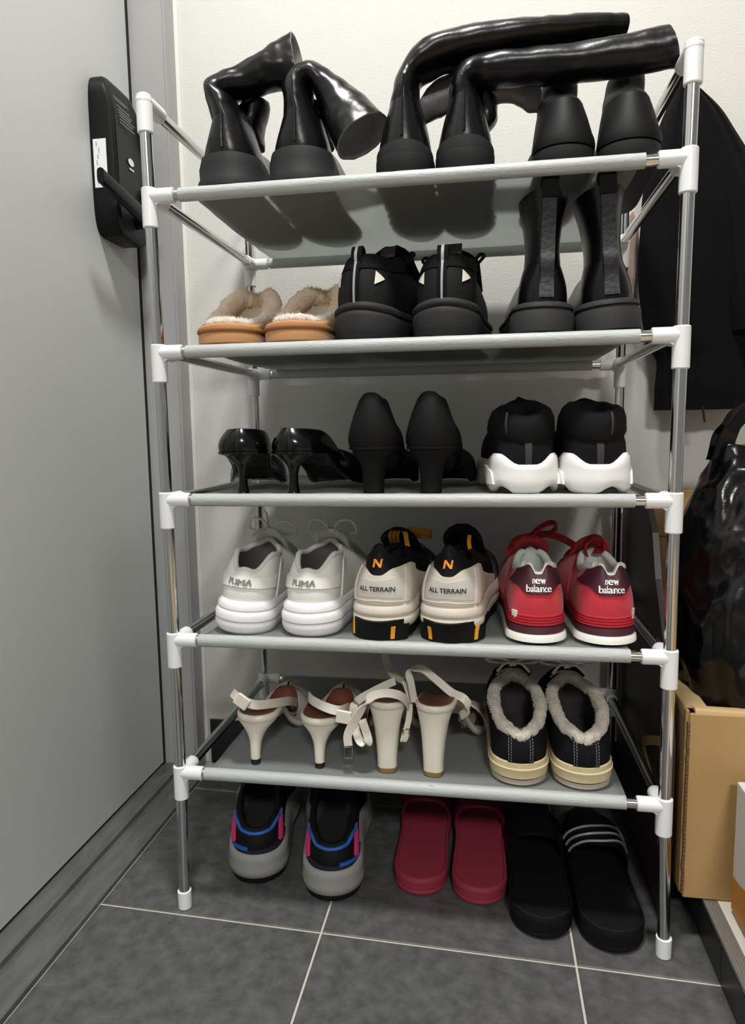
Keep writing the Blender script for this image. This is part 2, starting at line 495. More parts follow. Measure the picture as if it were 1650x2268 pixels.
# lever
hd = B()
hd.tube([(.036,.004,-.084),(.056,.004,-.084)], .013, 16)
ho = hd.build('handle_hub', m_lock, lk)
lev = []
for t in range(13):
    f = t/12; y = .016-.143*f; z = -.084+.012*f+.012*f*f; w_ = .0125-.002*f; h_ = .0075-.002*f; x = .055+.003*sin(pi*f)
    lev.append([(x+h_*(abs(cos(q))**.6)*(1 if cos(q) >= 0 else -1), y, z+w_*(abs(sin(q))**.6)*(1 if sin(q) >= 0 else -1)) for q in [2*pi*i/16 for i in range(16)]])
B().loft(lev).build('lever', m_lock, lk, True, 40)
B().tube([(.0385,.030,-.040),(.046,.030,-.040)], .011, 20).build('thumb_turn', m_lock, lk)

# ------------------------------------------------------------------ the rack
rack = thing('shoe_rack', 'five tier chrome shoe rack with grey fabric shelves and white plastic joints', 'shoe rack', (0,0,0))
ZT = {0:1.0125, 1:.9056, 2:.7248, 3:.5457, 4:.3672, 5:.1898}
D = .347
FLX = {0:-.003, 1:-.002, 2:0.0, 3:.001, 4:.002, 5:.002, 6:-.001}
FRX = {0:.601, 1:.600, 2:.599, 3:.598, 4:.599, 5:.599, 6:.604}
def node(side, back, k):
    x = (FLX if side == 0 else FRX)[k] if not back else (.001 if side == 0 else .599)
    return Vector((x, D if back else 0.0, ZT[k] if k < 6 else 0.0))
def ring_pts(c, ax, r, n=20):
    ax = Vector(ax).normalized(); u_ = ax.cross(Vector((0,0,1)) if abs(ax.z) < .9 else Vector((0,1,0))).normalized(); v_ = ax.cross(u_)
    return [Vector(c)+u_*(r*cos(2*pi*i/n))+v_*(r*sin(2*pi*i/n)) for i in range(n)]
def sleeve(b, p, q, r, lip=True):
    p, q = Vector(p), Vector(q); ax = q-p; t = ax.normalized()
    Rg = [ring_pts(p, ax, r*.90), ring_pts(p+t*.0012, ax, r), ring_pts(q-t*.0012, ax, r), ring_pts(q, ax, r*.90), ring_pts(q, ax, r*.74)]
    b.loft(Rg)
for side in (0, 1):
    for back in (0, 1):
        for k in range(0, 6):
            a, b_ = node(side, back, k), node(side, back, k+1)
            z0 = a.z-(.0 if k == 0 else .0); 
            B().tube([a, b_+Vector((0,0,.012 if k == 5 else 0))], .0071, 20).build('pole', m_chrome, rack)
        # foot cap
        p = node(side, back, 6)
        B().loft([ring_pts(p+Vector((0,0,z)), (0,0,1), r) for z, r in ((0,.0075),(.001,.0088),(.016,.0090),(.024,.0090),(.0245,.0075))]).build('foot_cap', m_plast, rack, True, 40)
        for k in range(0, 6):
            p = node(side, back, k); b = B(); sx = 1 if side == 0 else -1; sy = -1 if back else 1
            if k == 0:
                sleeve(b, p+Vector((0,0,.006)), p-Vector((0,0,.036)), .0094)
                sleeve(b, p, p+Vector((0, sy*.040, 0)), .0094)
                b.loft([[Vector((p.x+.0098*sin(pi*i/10)*cos(2*pi*j/20), p.y+.0098*sin(pi*i/10)*sin(2*pi*j/20), p.z-.0098*cos(pi*i/10))) for j in range(20)] for i in range(1, 10)])
            else:
                sleeve(b, p+Vector((0,0,.0095)), p-Vector((0,0,.036)), .0094)
                sleeve(b, p, p+Vector((sx*.031, 0, 0)), .0089)
                sleeve(b, p+Vector((sx*.004,0,0)), p+Vector((sx*.004, sy*.030, 0)), .0089)
                # gussets between the arms
                for g, dr in (((sx*1,0), 1), ((0,sy*1), 1)):
                    pts = []
                    for i in range(7):
                        f = i/6*pi/2; pts.append((.022*(1-sin(f)), .024*(1-cos(f))))
                    w_ = .0035; V = []; 
                    for s_ in (-w_, w_):
                        for (h, d) in [(0,0)]+pts:
                            hx, hy = g[0]*h, g[1]*h
                            V.append((p.x+hx+(s_ if g[0] == 0 else 0), p.y+hy+(s_ if g[1] == 0 else 0), p.z-.006-d))
                    n = 8
                    F = [tuple(range(n)), tuple(range(2*n-1, n-1, -1))]+[(i, (i+1) % n, (i+1) % n+n, i+n) for i in range(n)]
                    b.add(V, F)
            b.build('connector', m_plast, rack, True, 35)
    for k in range(0, 6):
        a, b_ = node(side, 0, k), node(side, 1, k); o = Vector(((.004 if side == 0 else -.004) if k else 0, 0, 0))
        B().tube([a+o+Vector((0,.02,0)), b_+o-Vector((0,.02,0))], .0066, 18).build('side_rail', m_chrome, rack)
FX0, FX1 = .042, .556
for k in range(1, 6):
    for back in (0, 1):
        a, b_ = node(0, back, k), node(1, back, k)
        B().tube([a+Vector((.02,0,0)), b_-Vector((.02,0,0))], .0064, 18).build('rail', m_chrome, rack)
    # fabric sheet with a sleeve over both rails
    b = B(); n = 26; rows = []
    rs = .0074; z0 = ZT[k]
    prof = []
    for i in range(15):
        f = -pi*.52+pi*2*.80*i/14          # around the front rail, starting behind it
        prof.append((0.0-rs*sin(-f+pi*1.0), z0+rs*cos(f-pi)))
    prof = [(-rs*sin(t), z0+rs*cos(t)) for t in [radians(x) for x in range(215, -1, -18)]]
    mid = [(D*(i/14), z0+rs-.0012-.0030*sin(pi*i/14)) for i in range(1, 14)]
    back_p = [(D+rs*sin(t), z0+rs*cos(t)) for t in [radians(x) for x in range(0, 216, 18)]]
    P = prof+mid+back_p
    xsn = [FX0+(FX1-FX0)*i/36 for i in range(37)]
    V = []; F = []
    for (y, z) in P:
        for x in xsn:
            wv = .0007*nz((x*1.0, y*2, z), 22, k*3.1) if .03 < y < D-.03 else 0.0003*nz((x, y, z), 90, k)
            V.append((x+(.002*nz((y*3, z, k), 9) if x in (xsn[0], xsn[-1]) else 0), y, z+wv))
    nx = len(xsn)
    for i in range(len(P)-1):
        for j in range(nx-1): A_ = i*nx+j; F.append((A_, A_+1, A_+1+nx, A_+nx))
    sh = mesh('fabric_shelf', V, F, m_fabric, rack)
    md = sh.modifiers.new('thickness', 'SOLIDIFY'); md.thickness = .0006; md.offset = 0
    for back in (0, 1):
        y_ = D if back else 0.0; V = []; F = []; n_ = 24; nxs = 60
        for i in range(nxs+1):
            x = FX0-.006+(FX1-FX0+.006)*i/nxs
            for j in range(n_):
                f = 2*pi*j/n_; r_ = .0079+.00025*nz((x, j*.3, k), 120, 2)
                V.append((x, y_+r_*cos(f), z0+r_*sin(f)))
        for i in range(nxs):
            for j in range(n_): A_ = i*n_+j; B_ = i*n_+(j+1) % n_; F.append((A_, B_, B_+n_, A_+n_))
        mesh('rail_sleeve', V, F, m_sleeve, sh)
    # stitched seam strip under the front edge
    sb = B().box(FX0+.004, FX1-.004, .010, .0175, z0+.0036, z0+.0048)
    for i in range(150):
        x = FX0+.006+(FX1-FX0-.012)*i/150; sb.box(x, x+.0012, .0105, .017, z0+.0030, z0+.0037)
    sb.build('seam_strip', m_sleeve, sh, False)
SH = {k: ZT[k]+.0072 for k in range(1, 6)}

# ------------------------------------------------------------------ footwear
def tz(base, spring=.012, s0=.68):
    return lambda t, a=0: base+spring*max(0, (t-s0)/(1-s0))**2
def lace_bow(parent, m, p, s=1.0, sides=(1, -1), th=.0028, lift=.6):
    """two loops, a knot and two loose ends at p"""
    p = Vector(p)
    for sx in sides:
        b = B(); b.tube([p, p+Vector((sx*.012*s, -.004*s, .010*s*lift)), p+Vector((sx*.028*s, -.002*s, .010*s*lift)), p+Vector((sx*.032*s, .006*s, .002*s)), p+Vector((sx*.018*s, .006*s, -.001*s)), p], th*.5, 8, smooth=6)
        b.build('lace_loop', m, parent)
        b = B(); b.tube([p, p+Vector((sx*.010*s, -.010*s, .004*s)), p+Vector((sx*.020*s, -.018*s, -.004*s))], th*.5, 8, smooth=6)
        b.build('lace_end', m, parent)
    b = B(); b.tube([p+Vector((-.004*s,0,0)), p+Vector((.004*s,0,.001))], th*1.1, 10); b.build('lace_knot', m, parent)
def lace_bars(U, parent, m, y0, y1, n, wid, z_off=.003, r=.0018):
    for i in range(n):
        y = y0+(y1-y0)*i/max(1, n-1); zc = U_ridge(U, y)+z_off
        w_ = wid*(1-.15*i/max(1, n))
        b = B(); b.tube([(-w_, y+.004, zc-.010), (-w_*.6, y+.001, zc-.002), (0, y, zc), (w_*.6, y+.001, zc-.002), (w_, y+.004, zc-.010)], r, 8, smooth=5)
        b.build('lace', m, parent)
def U_ridge(U, y):
    yf = U.col[0]+U.col[1]; ye = U.foot.L-U.inset
    if y <= yf: return tbl(U.hz, 1.0)+ (yf-y)*.45
    f = (y-yf)/(ye-yf); r = 1-(1-min(1, f))**(1/1.25)
    return tbl(U.ridge, r)

def tongue(parent, m, pts, wid, th=.006, arc=.010, name='tongue'):
    P = spline([(0, y, z) for y, z in pts], 6); n = len(P); V = []; F = []; k = 13
    for i, p in enumerate(P):
        f = i/(n-1); t = (P[min(i+1, n-1)]-P[max(i-1, 0)]).normalized(); nn = Vector((1,0,0)).cross(t)
        w_ = wid/2*(1 if f < .72 else sqrt(max(.05, 1-((f-.72)/.28)**2*.95)))
        for j in range(k):
            q = -1+2*j/(k-1); V.append(p+Vector((q*w_, 0, 0))-(nn if nn.z > 0 else -nn)*(arc*q*q*(w_/(wid/2))**2))
    for i in range(n-1):
        for j in range(k-1): A_ = i*k+j; F.append((A_, A_+1, A_+1+k, A_+k))
    o = mesh(name, V, F, m, parent); md = o.modifiers.new('thickness', 'SOLIDIFY'); md.thickness = th; md.offset = 0
    return o

# ---- white sneakers with grey lettering
m_wup = M('white_mesh', (226,226,220), .75, bump=(500,.25)); m_wsole = M('white_foam', (236,235,238), .5)
m_wlin = M('white_lining', (214,214,208), .9, bump=(700,.3)); m_wins = M('grey_insole', (92,90,88), .9)
m_ggrey = M('grey_letters', (122,122,121), .6); m_wlace = M('white_lace', (214,216,208), .8)
def white_sneaker(loc, yaw, roll, label):
    t = thing('sneaker', label, 'sneaker', loc, yaw, roll, 'white lettered sneakers')
    ft = Foot(.250, .0375, .037, .043)
    def gd(base):                     # sculpted, grooved heel
        return lambda a: base+.004*max(0, 1-abs(a)/.30)
    so = sole('sole', ft, [(-.004, tz(0)), (0.0, tz(.003)), (gd(.0005), tz(.007)), (gd(.002), tz(.012)), (gd(.0012), tz(.0165)), (gd(-.0012), tz(.0175)), (gd(.0020), tz(.0190)), (gd(.0022), tz(.025)), (gd(-.0002), tz(.030)), (gd(-.0022), tz(.0312)), (gd(-.0004), tz(.0325)), (gd(-.001), tz(.0375)), (gd(-.004), tz(.0415)), (-.008, tz(.043))], m_wsole, t, 50)
    U = Upper(ft, lambda q: tz(.041)(q), .005, .46, (.066, .050, .0275), [(0,.0805),(.14,.0775),(.42,.096),(.6,.093),(.8,.098),(1,.104)], [(0,.104),(.25,.092),(.6,.068),(.88,.056),(1,.046)], .003, (.55,.95))
    def notch(a, v, p): return 0.0
    U.mesh('upper', m_wup, t)
    U.lining('lining', m_wins, t, .048, .002, .006)
    # wrap band with lettering, side panels, collar pads
    U.patch('heel_band', m_wup, t, -.25, .25, lambda a: U.vz(a, .0600-.002*abs(a)/.25), lambda a: U.vz(a, .0715), .0022, 30, 6)
    U.text('lettering', m_ggrey, t, 'PUMA', .0100, -.002, U.vz(0, .0655), .0040, .0, 1.12, thick=.0005)
    for s in (-1, 1):
        U.patch('side_panel', m_wup, t, s*.30, s*.52, lambda a: .02, lambda a: .80, .0018, 12, 8)
        # pulled-up ear of the collar
        b = B(); p0 = U.top(s*.36*.46/.46)
    U.rim('collar', m_wlin, t, .0038, inw=.003, up=.0)
    # tongue and laces
    tongue(t, m_wup, [(.165,.082),(.140,.096),(.122,.108),(.112,.120)], .046)
    lace_bars(U, t, m_wlace, .122, .172, 4, .024, .006)
    lace_bow(t, m_wlace, (0, .117, .114), 1.05, th=.0034, lift=1.6)
    b = B(); b.tube([(0,.116,.114),(-.006,.120,.124),(-.011,.126,.136),(-.016,.128,.143)], .0014, 8, smooth=5); b.build('lace_end', m_wlace, t)
    return t
white_sneaker((.083,.004,SH[4]), -1, 5.5, 'white sneaker tilted on its edge, leftmost of the fourth shelf row')
white_sneaker((.171,.003,SH[4]), -6, 0, 'white sneaker standing flat, between its tilted twin and the cream trail shoes')

# ---- cream and black trail shoes
m_cream = M('cream_rubber', (214,206,192), .55, bump=(400,.1)); m_kblk = M('black_neoprene', (12,12,14), .65, spec=.2, bump=(500,.3))
m_kout = M('black_outsole', (16,16,17), .7, spec=.2); m_yel = M('amber_yellow', (236,160,40), .5); m_org = M('orange_print', (240,150,40), .5)
m_blkprint = M('black_print', (20,20,22), .6); m_ylace = M('yellow_cord', (170,120,30), .7, bump=(900,.6)); m_mesh = M('grey_mesh', (84,80,76), .8, bump=(800,.5))
m_creamf = M('cream_panel_face', (200,196,190), .6)
def trail_shoe(loc, yaw, label, bow, mirror):
    t = thing('trail_shoe', label, 'trail shoe', loc, yaw, 0, 'cream and black trail shoes')
    ft = Foot(.262, .0375, .036, .0405)
    lug = lambda t_, a: tz(.0)(t_)
    sole('outsole', ft, [(-.006, tz(0)), (-.001, tz(.002)), (-.0005, tz(.014)), (-.004, tz(.016))], m_kout, t)
    sole('midsole', ft, [(-.004, tz(.012)), (.0005, tz(.015)), (.0025, tz(.020)), (.0025, tz(.026)), (.0005, tz(.0285)), (.002, tz(.030)), (.0025, tz(.034)), (.0010, tz(.040)), (-.003, tz(.045)), (-.007, tz(.046))], m_cream, t, 45)
    U = Upper(ft, tz(.043), .004, .47, (.064, .052, .026), [(0,.112),(.14,.099),(.35,.088),(.6,.084),(.85,.096),(1,.101)], [(0,.101),(.3,.090),(.6,.066),(.88,.054),(1,.047)], .003, (.55,.95))
    U.mesh('upper', m_kblk, t)
    # cream moulded heel shell with recessed face
    top = lambda a: U.vz(a, .0790+.0075*sm((abs(a)-.02)/.08)-.006*sm((abs(a)-.20)/.12))
    sh = U.patch('heel_shell', m_cream, t, -.32, .32, .0, top, .0028, 36, 8)
    U.patch('shell_face', m_creamf, sh, -.155, .155, lambda a: U.vz(a, .0535-.003*abs(a)/.15), lambda a: U.vz(a, .0725+.004*abs(a)/.15), .0034, 24, 6)
    for z_, w_ in ((.085, .16), (.05, .15)):
        U.patch('shell_ridge', m_cream, sh, -w_, w_, z_-.02, z_+.004, .0042, 20, 2)
    for s in (-1, 1):
        U.patch('shell_strut', m_cream, sh, s*.17, s*.20, .06, lambda a: top(a)-.07, .0046, 4, 6)
        U.patch('side_overlay', m_cream, t, s*.32, s*.56, 0.0, lambda a: U.vz(a, .076-.09*(abs(a)-.32)), .0016, 14, 5)
        U.patch('toe_mesh', m_mesh, t, s*.56, s*.96, .02, .70, .0010, 16, 6)
    U.text('lettering', m_blkprint, sh, 'ALL TERRAIN', .0076, 0, U.vz(0, .0628), .0042, .02, 1.0, arc=-.0007)
    U.text('letter_mark', m_org, t, 'N', .0150, 0, U.vz(0, .0930), .0012, .0, 1.1, shear=.18, thick=.0008)
    U.lining('lining', m_kblk, t, .050, .004, .009)
    U.rim('collar', m_kblk, t, .0055, a0=-.47, a1=.47, inw=.005, up=.0)
    # black wrap of the outsole up the heel with yellow pips
    oc = Upper(ft, tz(0), -.001, .47, (.064,.075,.040), [(0,.030),(1,.030)], [(0,.03),(1,.03)], .0, (.5,.5))
    w = B()
    sgn = -1 if mirror else 1
    oc2 = oc.patch('outsole_wrap', m_kout, t, -.25 if sgn > 0 else -.17, .17 if sgn > 0 else .25, .02, .86, .0022, 22, 6)
    for ax in (-.155, .085):
        oc.patch('yellow_pip', m_yel, oc2, sgn*ax-.010, sgn*ax+.010, .10, .62, .0032, 3, 5)
    # tongue, laces
    tongue(t, m_kblk, [(.165,.084),(.140,.098),(.120,.110),(.106,.121 if bow else .127)], .048, .008, .012)
    lace_bars(U, t, m_ylace, .125, .180, 4, .023, .006)
    if bow:
        for i, (x, y) in enumerate(((-.010,.100),(-.005,.101),(.0,.102))):
            b = B(); b.tube([(x,y+.012,.098),(x,y,.112),(x+.001,y+.004,.118),(x+.002,y+.02,.117)], .0024, 8, smooth=5); b.build('lace', m_ylace, t)
        b = B(); b.ribbon([(.014,.106,.094),(.013,.100,.108),(.010,.104,.117),(.004,.112,.118)], .006, .0022, (1,.2,0)); b.build('pull_loop', m_yel, t)
        b = B(); b.ribbon([(.006,.112,.117),(.020,.116,.119),(.036,.120,.117),(.040,.124,.112),(.024,.122,.112),(.008,.116,.114)], .009, .002, (0,.3,1)); b.build('lace_loop', m_ylace, t)
    else:
        b = B(); b.ribbon([(.012,.100,.096),(.011,.094,.106),(.012,.092,.117)], .005, .002, (1,.3,0)); b.build('pull_loop', m_yel, t)
    return t
trail_shoe((.262,.003,SH[4]), -8, 'cream trail shoe with yellow laces tied in a bow on top', True, False)
trail_shoe((.347,.002,SH[4]), -8, 'cream trail shoe with raised black tongue, next to a red sneaker', False, True)

# ---- red running shoes
m_red = M('red_suede', (196,40,56), .75, bump=(900,.2), sheen=.25); m_mar = M('maroon_leather', (68,22,38), .55, bump=(500,.1))
m_white = M('white_rubber', (235,233,228), .5); m_rlin = M('pale_grey_lining', (202,205,198), .9, bump=(900,.3)); m_rlace = M('red_lace', (150,16,32), .8, bump=(900,.5))
m_wprint = M('white_letters', (240,238,236), .5); m_redm = M('red_foam', (186,36,52), .6)
def red_shoe(loc, yaw, label, bow, mark):
    t = thing('running_shoe', label, 'running shoe', loc, yaw, 0, 'red running shoes')
    ft = Foot(.248, .034, .034, .0385)
    sole('outsole', ft, [(-.004, tz(0)), (-.001, tz(.002)), (-.001, tz(.004))], m_kout, t)
    so = sole('midsole', ft, [(-.001, tz(.003)), (.0025, tz(.004)), (.0020, tz(.010)), (-.0005, tz(.0135))], m_white, t, 45)
    sole('wedge', ft, [(-.001, tz(.012)), (.0005, tz(.014)), (-.001, lambda q, a: tz(.022)(q)-.006*sm((q-.2)/.3)), (-.004, lambda q, a: tz(.0235)(q)-.006*sm((q-.2)/.3))], m_mar, t, 45)
    for i in range(4):
        z = .0235+.0032*i
        sole('foam_ridge', ft, [(-.004, tz(z-.0015)), (-.0004-.0002*i, tz(z)), (-.0002-.0002*i, tz(z+.0018)), (-.004, tz(z+.003))], m_redm, t, 45)
    U = Upper(ft, tz(.030), .0025, .47, (.062, .052, .0245), [(0,.083),(.045,.0835),(.13,.094),(.3,.088),(.55,.080),(.85,.092),(1,.097)], [(0,.097),(.3,.085),(.6,.062),(.88,.048),(1,.036)], .0035, (.55,.95))
    U.mesh('upper', m_red, t, 16)
    lo = lambda a: U.vz(a, .0605+.0085*sm((abs(a)-.05)/.09)-.001*sm((abs(a)-.2)/.06))
    hi = lambda a: min(.985, U.vz(a, .0950-.0235*sm((abs(a)-.085)/.15)))
    tab = U.patch('heel_tab', m_mar, t, -.235, .235, lo, hi, .0016, 44, 8)
    U.text('lettering', m_wprint, tab, 'new\nbalance', .0122, 0, U.vz(0, .0715), .0024, .0, 1.0, thick=.0003)
    U.rim('heel_piping', m_white, t, .0015, -.075, .075, 0, .0008, 30)
    U.lining('lining', m_rlin, t, .036, .003, .007)
    for s in (-1, 1):
        U.rim('collar_pad', m_rlin, t, .0050, s*.10, s*.40, .003, .0005, 30)
        U.patch('side_overlay', m_red, t, s*.42, s*.62, .02, .72, .0018, 10, 8)
    if mark == 'L':
        pm = U.patch('size_mark', m_wprint, t, -.175, -.135, -.0, .14, .0016, 6, 4)
    else:
        for i in range(6): U.patch('side_mark', m_wprint, t, .150+.006*(i > 1), .150+.024-.002*abs(i-3)+.004, .02+.035*i, .035+.035*i, .0020, 4, 2)
    U.patch('white_side', m_white, t, .34, .52, -.02, .22, .0022, 10, 4)
    tongue(t, m_red, [(.165,.078),(.138,.094),(.120,.104),(.110,.112)], .044)
    lace_bars(U, t, m_rlace, .122, .178, 4, .024, .006, .0024)
    if bow:
        b = B(); b.ribbon([(-.030,.110,.088),(-.018,.112,.108),(0,.114,.112)], .008, .002, (0,.6,1)); b.build('lace', m_rlace, t)
        b = B(); b.ribbon([(0,.114,.112),(.012,.112,.124),(.026,.110,.131),(.033,.110,.126),(.024,.112,.116),(.004,.115,.112)], .009, .002, (0,.8,.5)); b.build('lace_loop', m_rlace, t)
        b = B(); b.ribbon([(0,.116,.112),(.020,.116,.115),(.040,.114,.110),(.058,.110,.100)], .009, .002, (0,.5,1)); b.build('lace_end', m_rlace, t)
        b = B(); b.tube([(-.005,.113,.112),(.006,.113,.113)], .004, 10); b.build('lace_knot', m_rlace, t)
    else:
        b = B(); b.ribbon([(-.010,.095,.092),(-.013,.090,.106),(-.004,.088,.116),(.008,.090,.113),(.010,.096,.100),(.002,.104,.096)], .013, .0025, (0,1,.2)); b.build('lace_loop', m_rlace, t)
    return t
red_shoe((.454,.003,SH[4]), 2, 'red running shoe with its lace bow flopping over, beside the cream trail shoe', True, 'L')
red_shoe((.536,.005,SH[4]), 4, 'red running shoe nearest the right hand rack pole, lace in a small loop', False, 'R')

# ---- fleece lined black canvas shoes
m_fl = M('cream_fleece', (232,225,212), .95, bump=(500,.5), sheen=.3, transl=.3); m_oc = M('black_corduroy', (11,12,15), .85, spec=.2, bump=(700,.4))
m_osole = M('aged_cream_rubber', (206,192,154), .55, bump=(300,.1), var=(30,.6,(182,166,126))); m_ol = M('aged_cream_line', (228,216,180), .5)
m_obot = M('grey_tread', (170,158,144), .8, bump=(400,.2)); m_stitch = M('grey_stitch', (104,106,112), .8); m_oins = M('dark_insole', (52,50,50), .95)
def fleece_shoe(loc, yaw, label, seed):
    t = thing('fleece_shoe', label, 'fleece shoe', loc, yaw, 0, 'fleece lined black shoes')
    ft = Foot(.262, .0355, .035, .0375)
    sole('tread', ft, [(-.005, tz(0)), (-.001, tz(.003)), (-.0015, tz(.0085))], m_obot, t)
    sole('sole_groove', ft, [(-.002, tz(.008)), (-.002, tz(.0105))], m_kout, t)
    sole('foxing', ft, [(-.003, tz(.0098)), (0.0, tz(.0105)), (.0008, tz(.021)), (.0002, tz(.030)), (-.003, tz(.031))], m_osole, t, 45)
    sole('foxing_line', ft, [(-.003, tz(.0215)), (.0018, tz(.022)), (.0018, tz(.0232)), (-.003, tz(.0237))], m_ol, t, 45)
    U = Upper(ft, tz(.030), .002, .52, (.076, .067, .0335), [(0,.058),(.2,.066),(.45,.078),(.75,.084),(1,.090)], [(0,.090),(.3,.082),(.6,.064),(.88,.050),(1,.036)], .003, (.55,.95))
    U.mesh('upper', m_oc, t)
    hp = U.patch('heel_strip', m_oc, t, -.075, .075, 0.0, .98, .0014, 12, 8)
    for s in (-.066, -.052, .052, .066):
        for i in range(9): U.patch('stitch', m_stitch, hp, s-.0022, s+.0022, .06+.10*i, .12+.10*i, .0022, 1, 1)
    U.lining('lining', m_oins, t, .034, .002, .006)
    jit = lambda p: Vector((nz(p,170,seed), nz(p,170,seed+3), nz(p,170,seed+6)))*.0026
    U.rim('fleece_rim', m_fl, t, lambda f: .0078, inw=.0042, up=.0005, n=90, fn=jit, k=12)
    smp = []
    for i in range(5200):
        a = random.uniform(-.52, .52); T = U.top(a); d = Vector((0, .076, T.z))-T; d.normalize(); f = random.uniform(-.4, pi+.6)
        nn = (d*-cos(f)+Vector((0,0,1))*sin(f)); c = T+d*.0042+Vector((0,0,.0005)); smp.append((c+nn*.0072, nn))
    fur('fleece_fibres', m_fl, t, smp, .0028, .0007)
    b = B(); fin = [(x*.82, y*1.0, .0445) for x, y in [ft.p(a, -.011) for a in AS] ]
    bb_ = B(); bb_.loft([[(x, min(y, .19), .0345) for x, y, z in fin], [(x*.98, min(y, .188), .0375) for x, y, z in fin]]); bb_.build('insole', m_oins, t)
    tongue(t, m_oc, [(.180,.084),(.162,.095),(.148,.103)], .050)
    lace_bars(U, t, m_wlace, .150, .196, 3, .022, .006, .002)
    lace_bow(t, m_wlace, (0,.150,.103), 1.1, th=.004, lift=.8)
    return t
fleece_shoe((.4355,.004,SH[5]), 2, 'black fleece lined shoe standing straight beside the cream block heels', 1.3)
fleece_shoe((.512,.004,SH[5]), 3, 'black fleece lined shoe nearest the right end of the bottom shelf', 4.1)

# ---- grey soled black trainers on the floor
m_gsole = M('grey_foam', (150,150,146), .6, bump=(300,.08)); m_bl = M('blue_piping', (36,92,176), .5); m_pk = M('pink_tab', (206,56,108), .5)
m_navy = M('navy_overlay', (20,24,44), .6)
def trainer(loc, yaw, label, flip):
    t = thing('trainer', label, 'trainer', loc, yaw, 0, 'grey soled trainers on the floor')
    ft = Foot(.262, .0400, .040, .050)
    sole('outsole', ft, [(-.006, tz(0)), (-.002, tz(.002)), (.0005, tz(.008)), (.0, tz(.012))], m_kout, t)
    rise = lambda base, k: (lambda q, a: tz(base)(q)+k*sm((abs(a)-.12)/.25)*(1-sm((q-.45)/.3)))
    sole('midsole', ft, [(-.004, tz(.009)), (.002, tz(.012)), (.0035, tz(.022)), (.0015, tz(.031)), (.0022, rise(.034,.004)), (.0012, rise(.041,.012)), (-.003, rise(.0455,.014)), (-.008, rise(.045,.013))], m_gsole, t, 60)
    U = Upper(ft, tz(.040), .0045, .48, (.070, .058, .0325), [(0,.072),(.15,.074),(.3,.082),(.5,.092),(.75,.096),(1,.102)], [(0,.102),(.3,.090),(.6,.066),(.88,.056),(1,.046)], .003, (.55,.95), .75)
    U.mesh('upper', m_kblk, t)
    U.patch('navy_overlay', m_navy, t, -.26, .26, .02, lambda a: .30+.2*abs(a), .0018, 24, 5)
    U.lining('lining', m_black, t, .0625, .003, .006)
    U.rim('collar', m_kblk, t, .0052, inw=.004)
    U.rim('collar_piping', m_bl, t, .0026, -.175, .175, -.003, -.0005, 40)
    s = -1 if not flip else 1
    b0, b1 = (-.20, -.05) if not flip else (.05, .20)
    U.patch('blue_flash', m_bl, t, b0, b1, lambda a: U.vz(a, .0500), lambda a: U.vz(a, .0540), .0030, 12, 2)
    for s in (-1, 1):
        U.patch('pull_tab', m_pk, t, s*.175-.013, s*.175+.013, lambda a: U.vz(a, .055), lambda a: .97, .0042, 6, 6)
    lace_bars(U, t, m_kblk, .132, .190, 4, .024, .005, .002)
    tongue(t, m_kblk, [(.170,.088),(.148,.100),(.134,.110)], .048)
    return t
trainer((.080,.054,0.0005), 12, 'black trainer with grey sole on the floor, nearest the grey door', False)
trainer((.192,.033,0.0005), 9, 'black trainer with grey sole on the floor, beside the crimson slides', True)

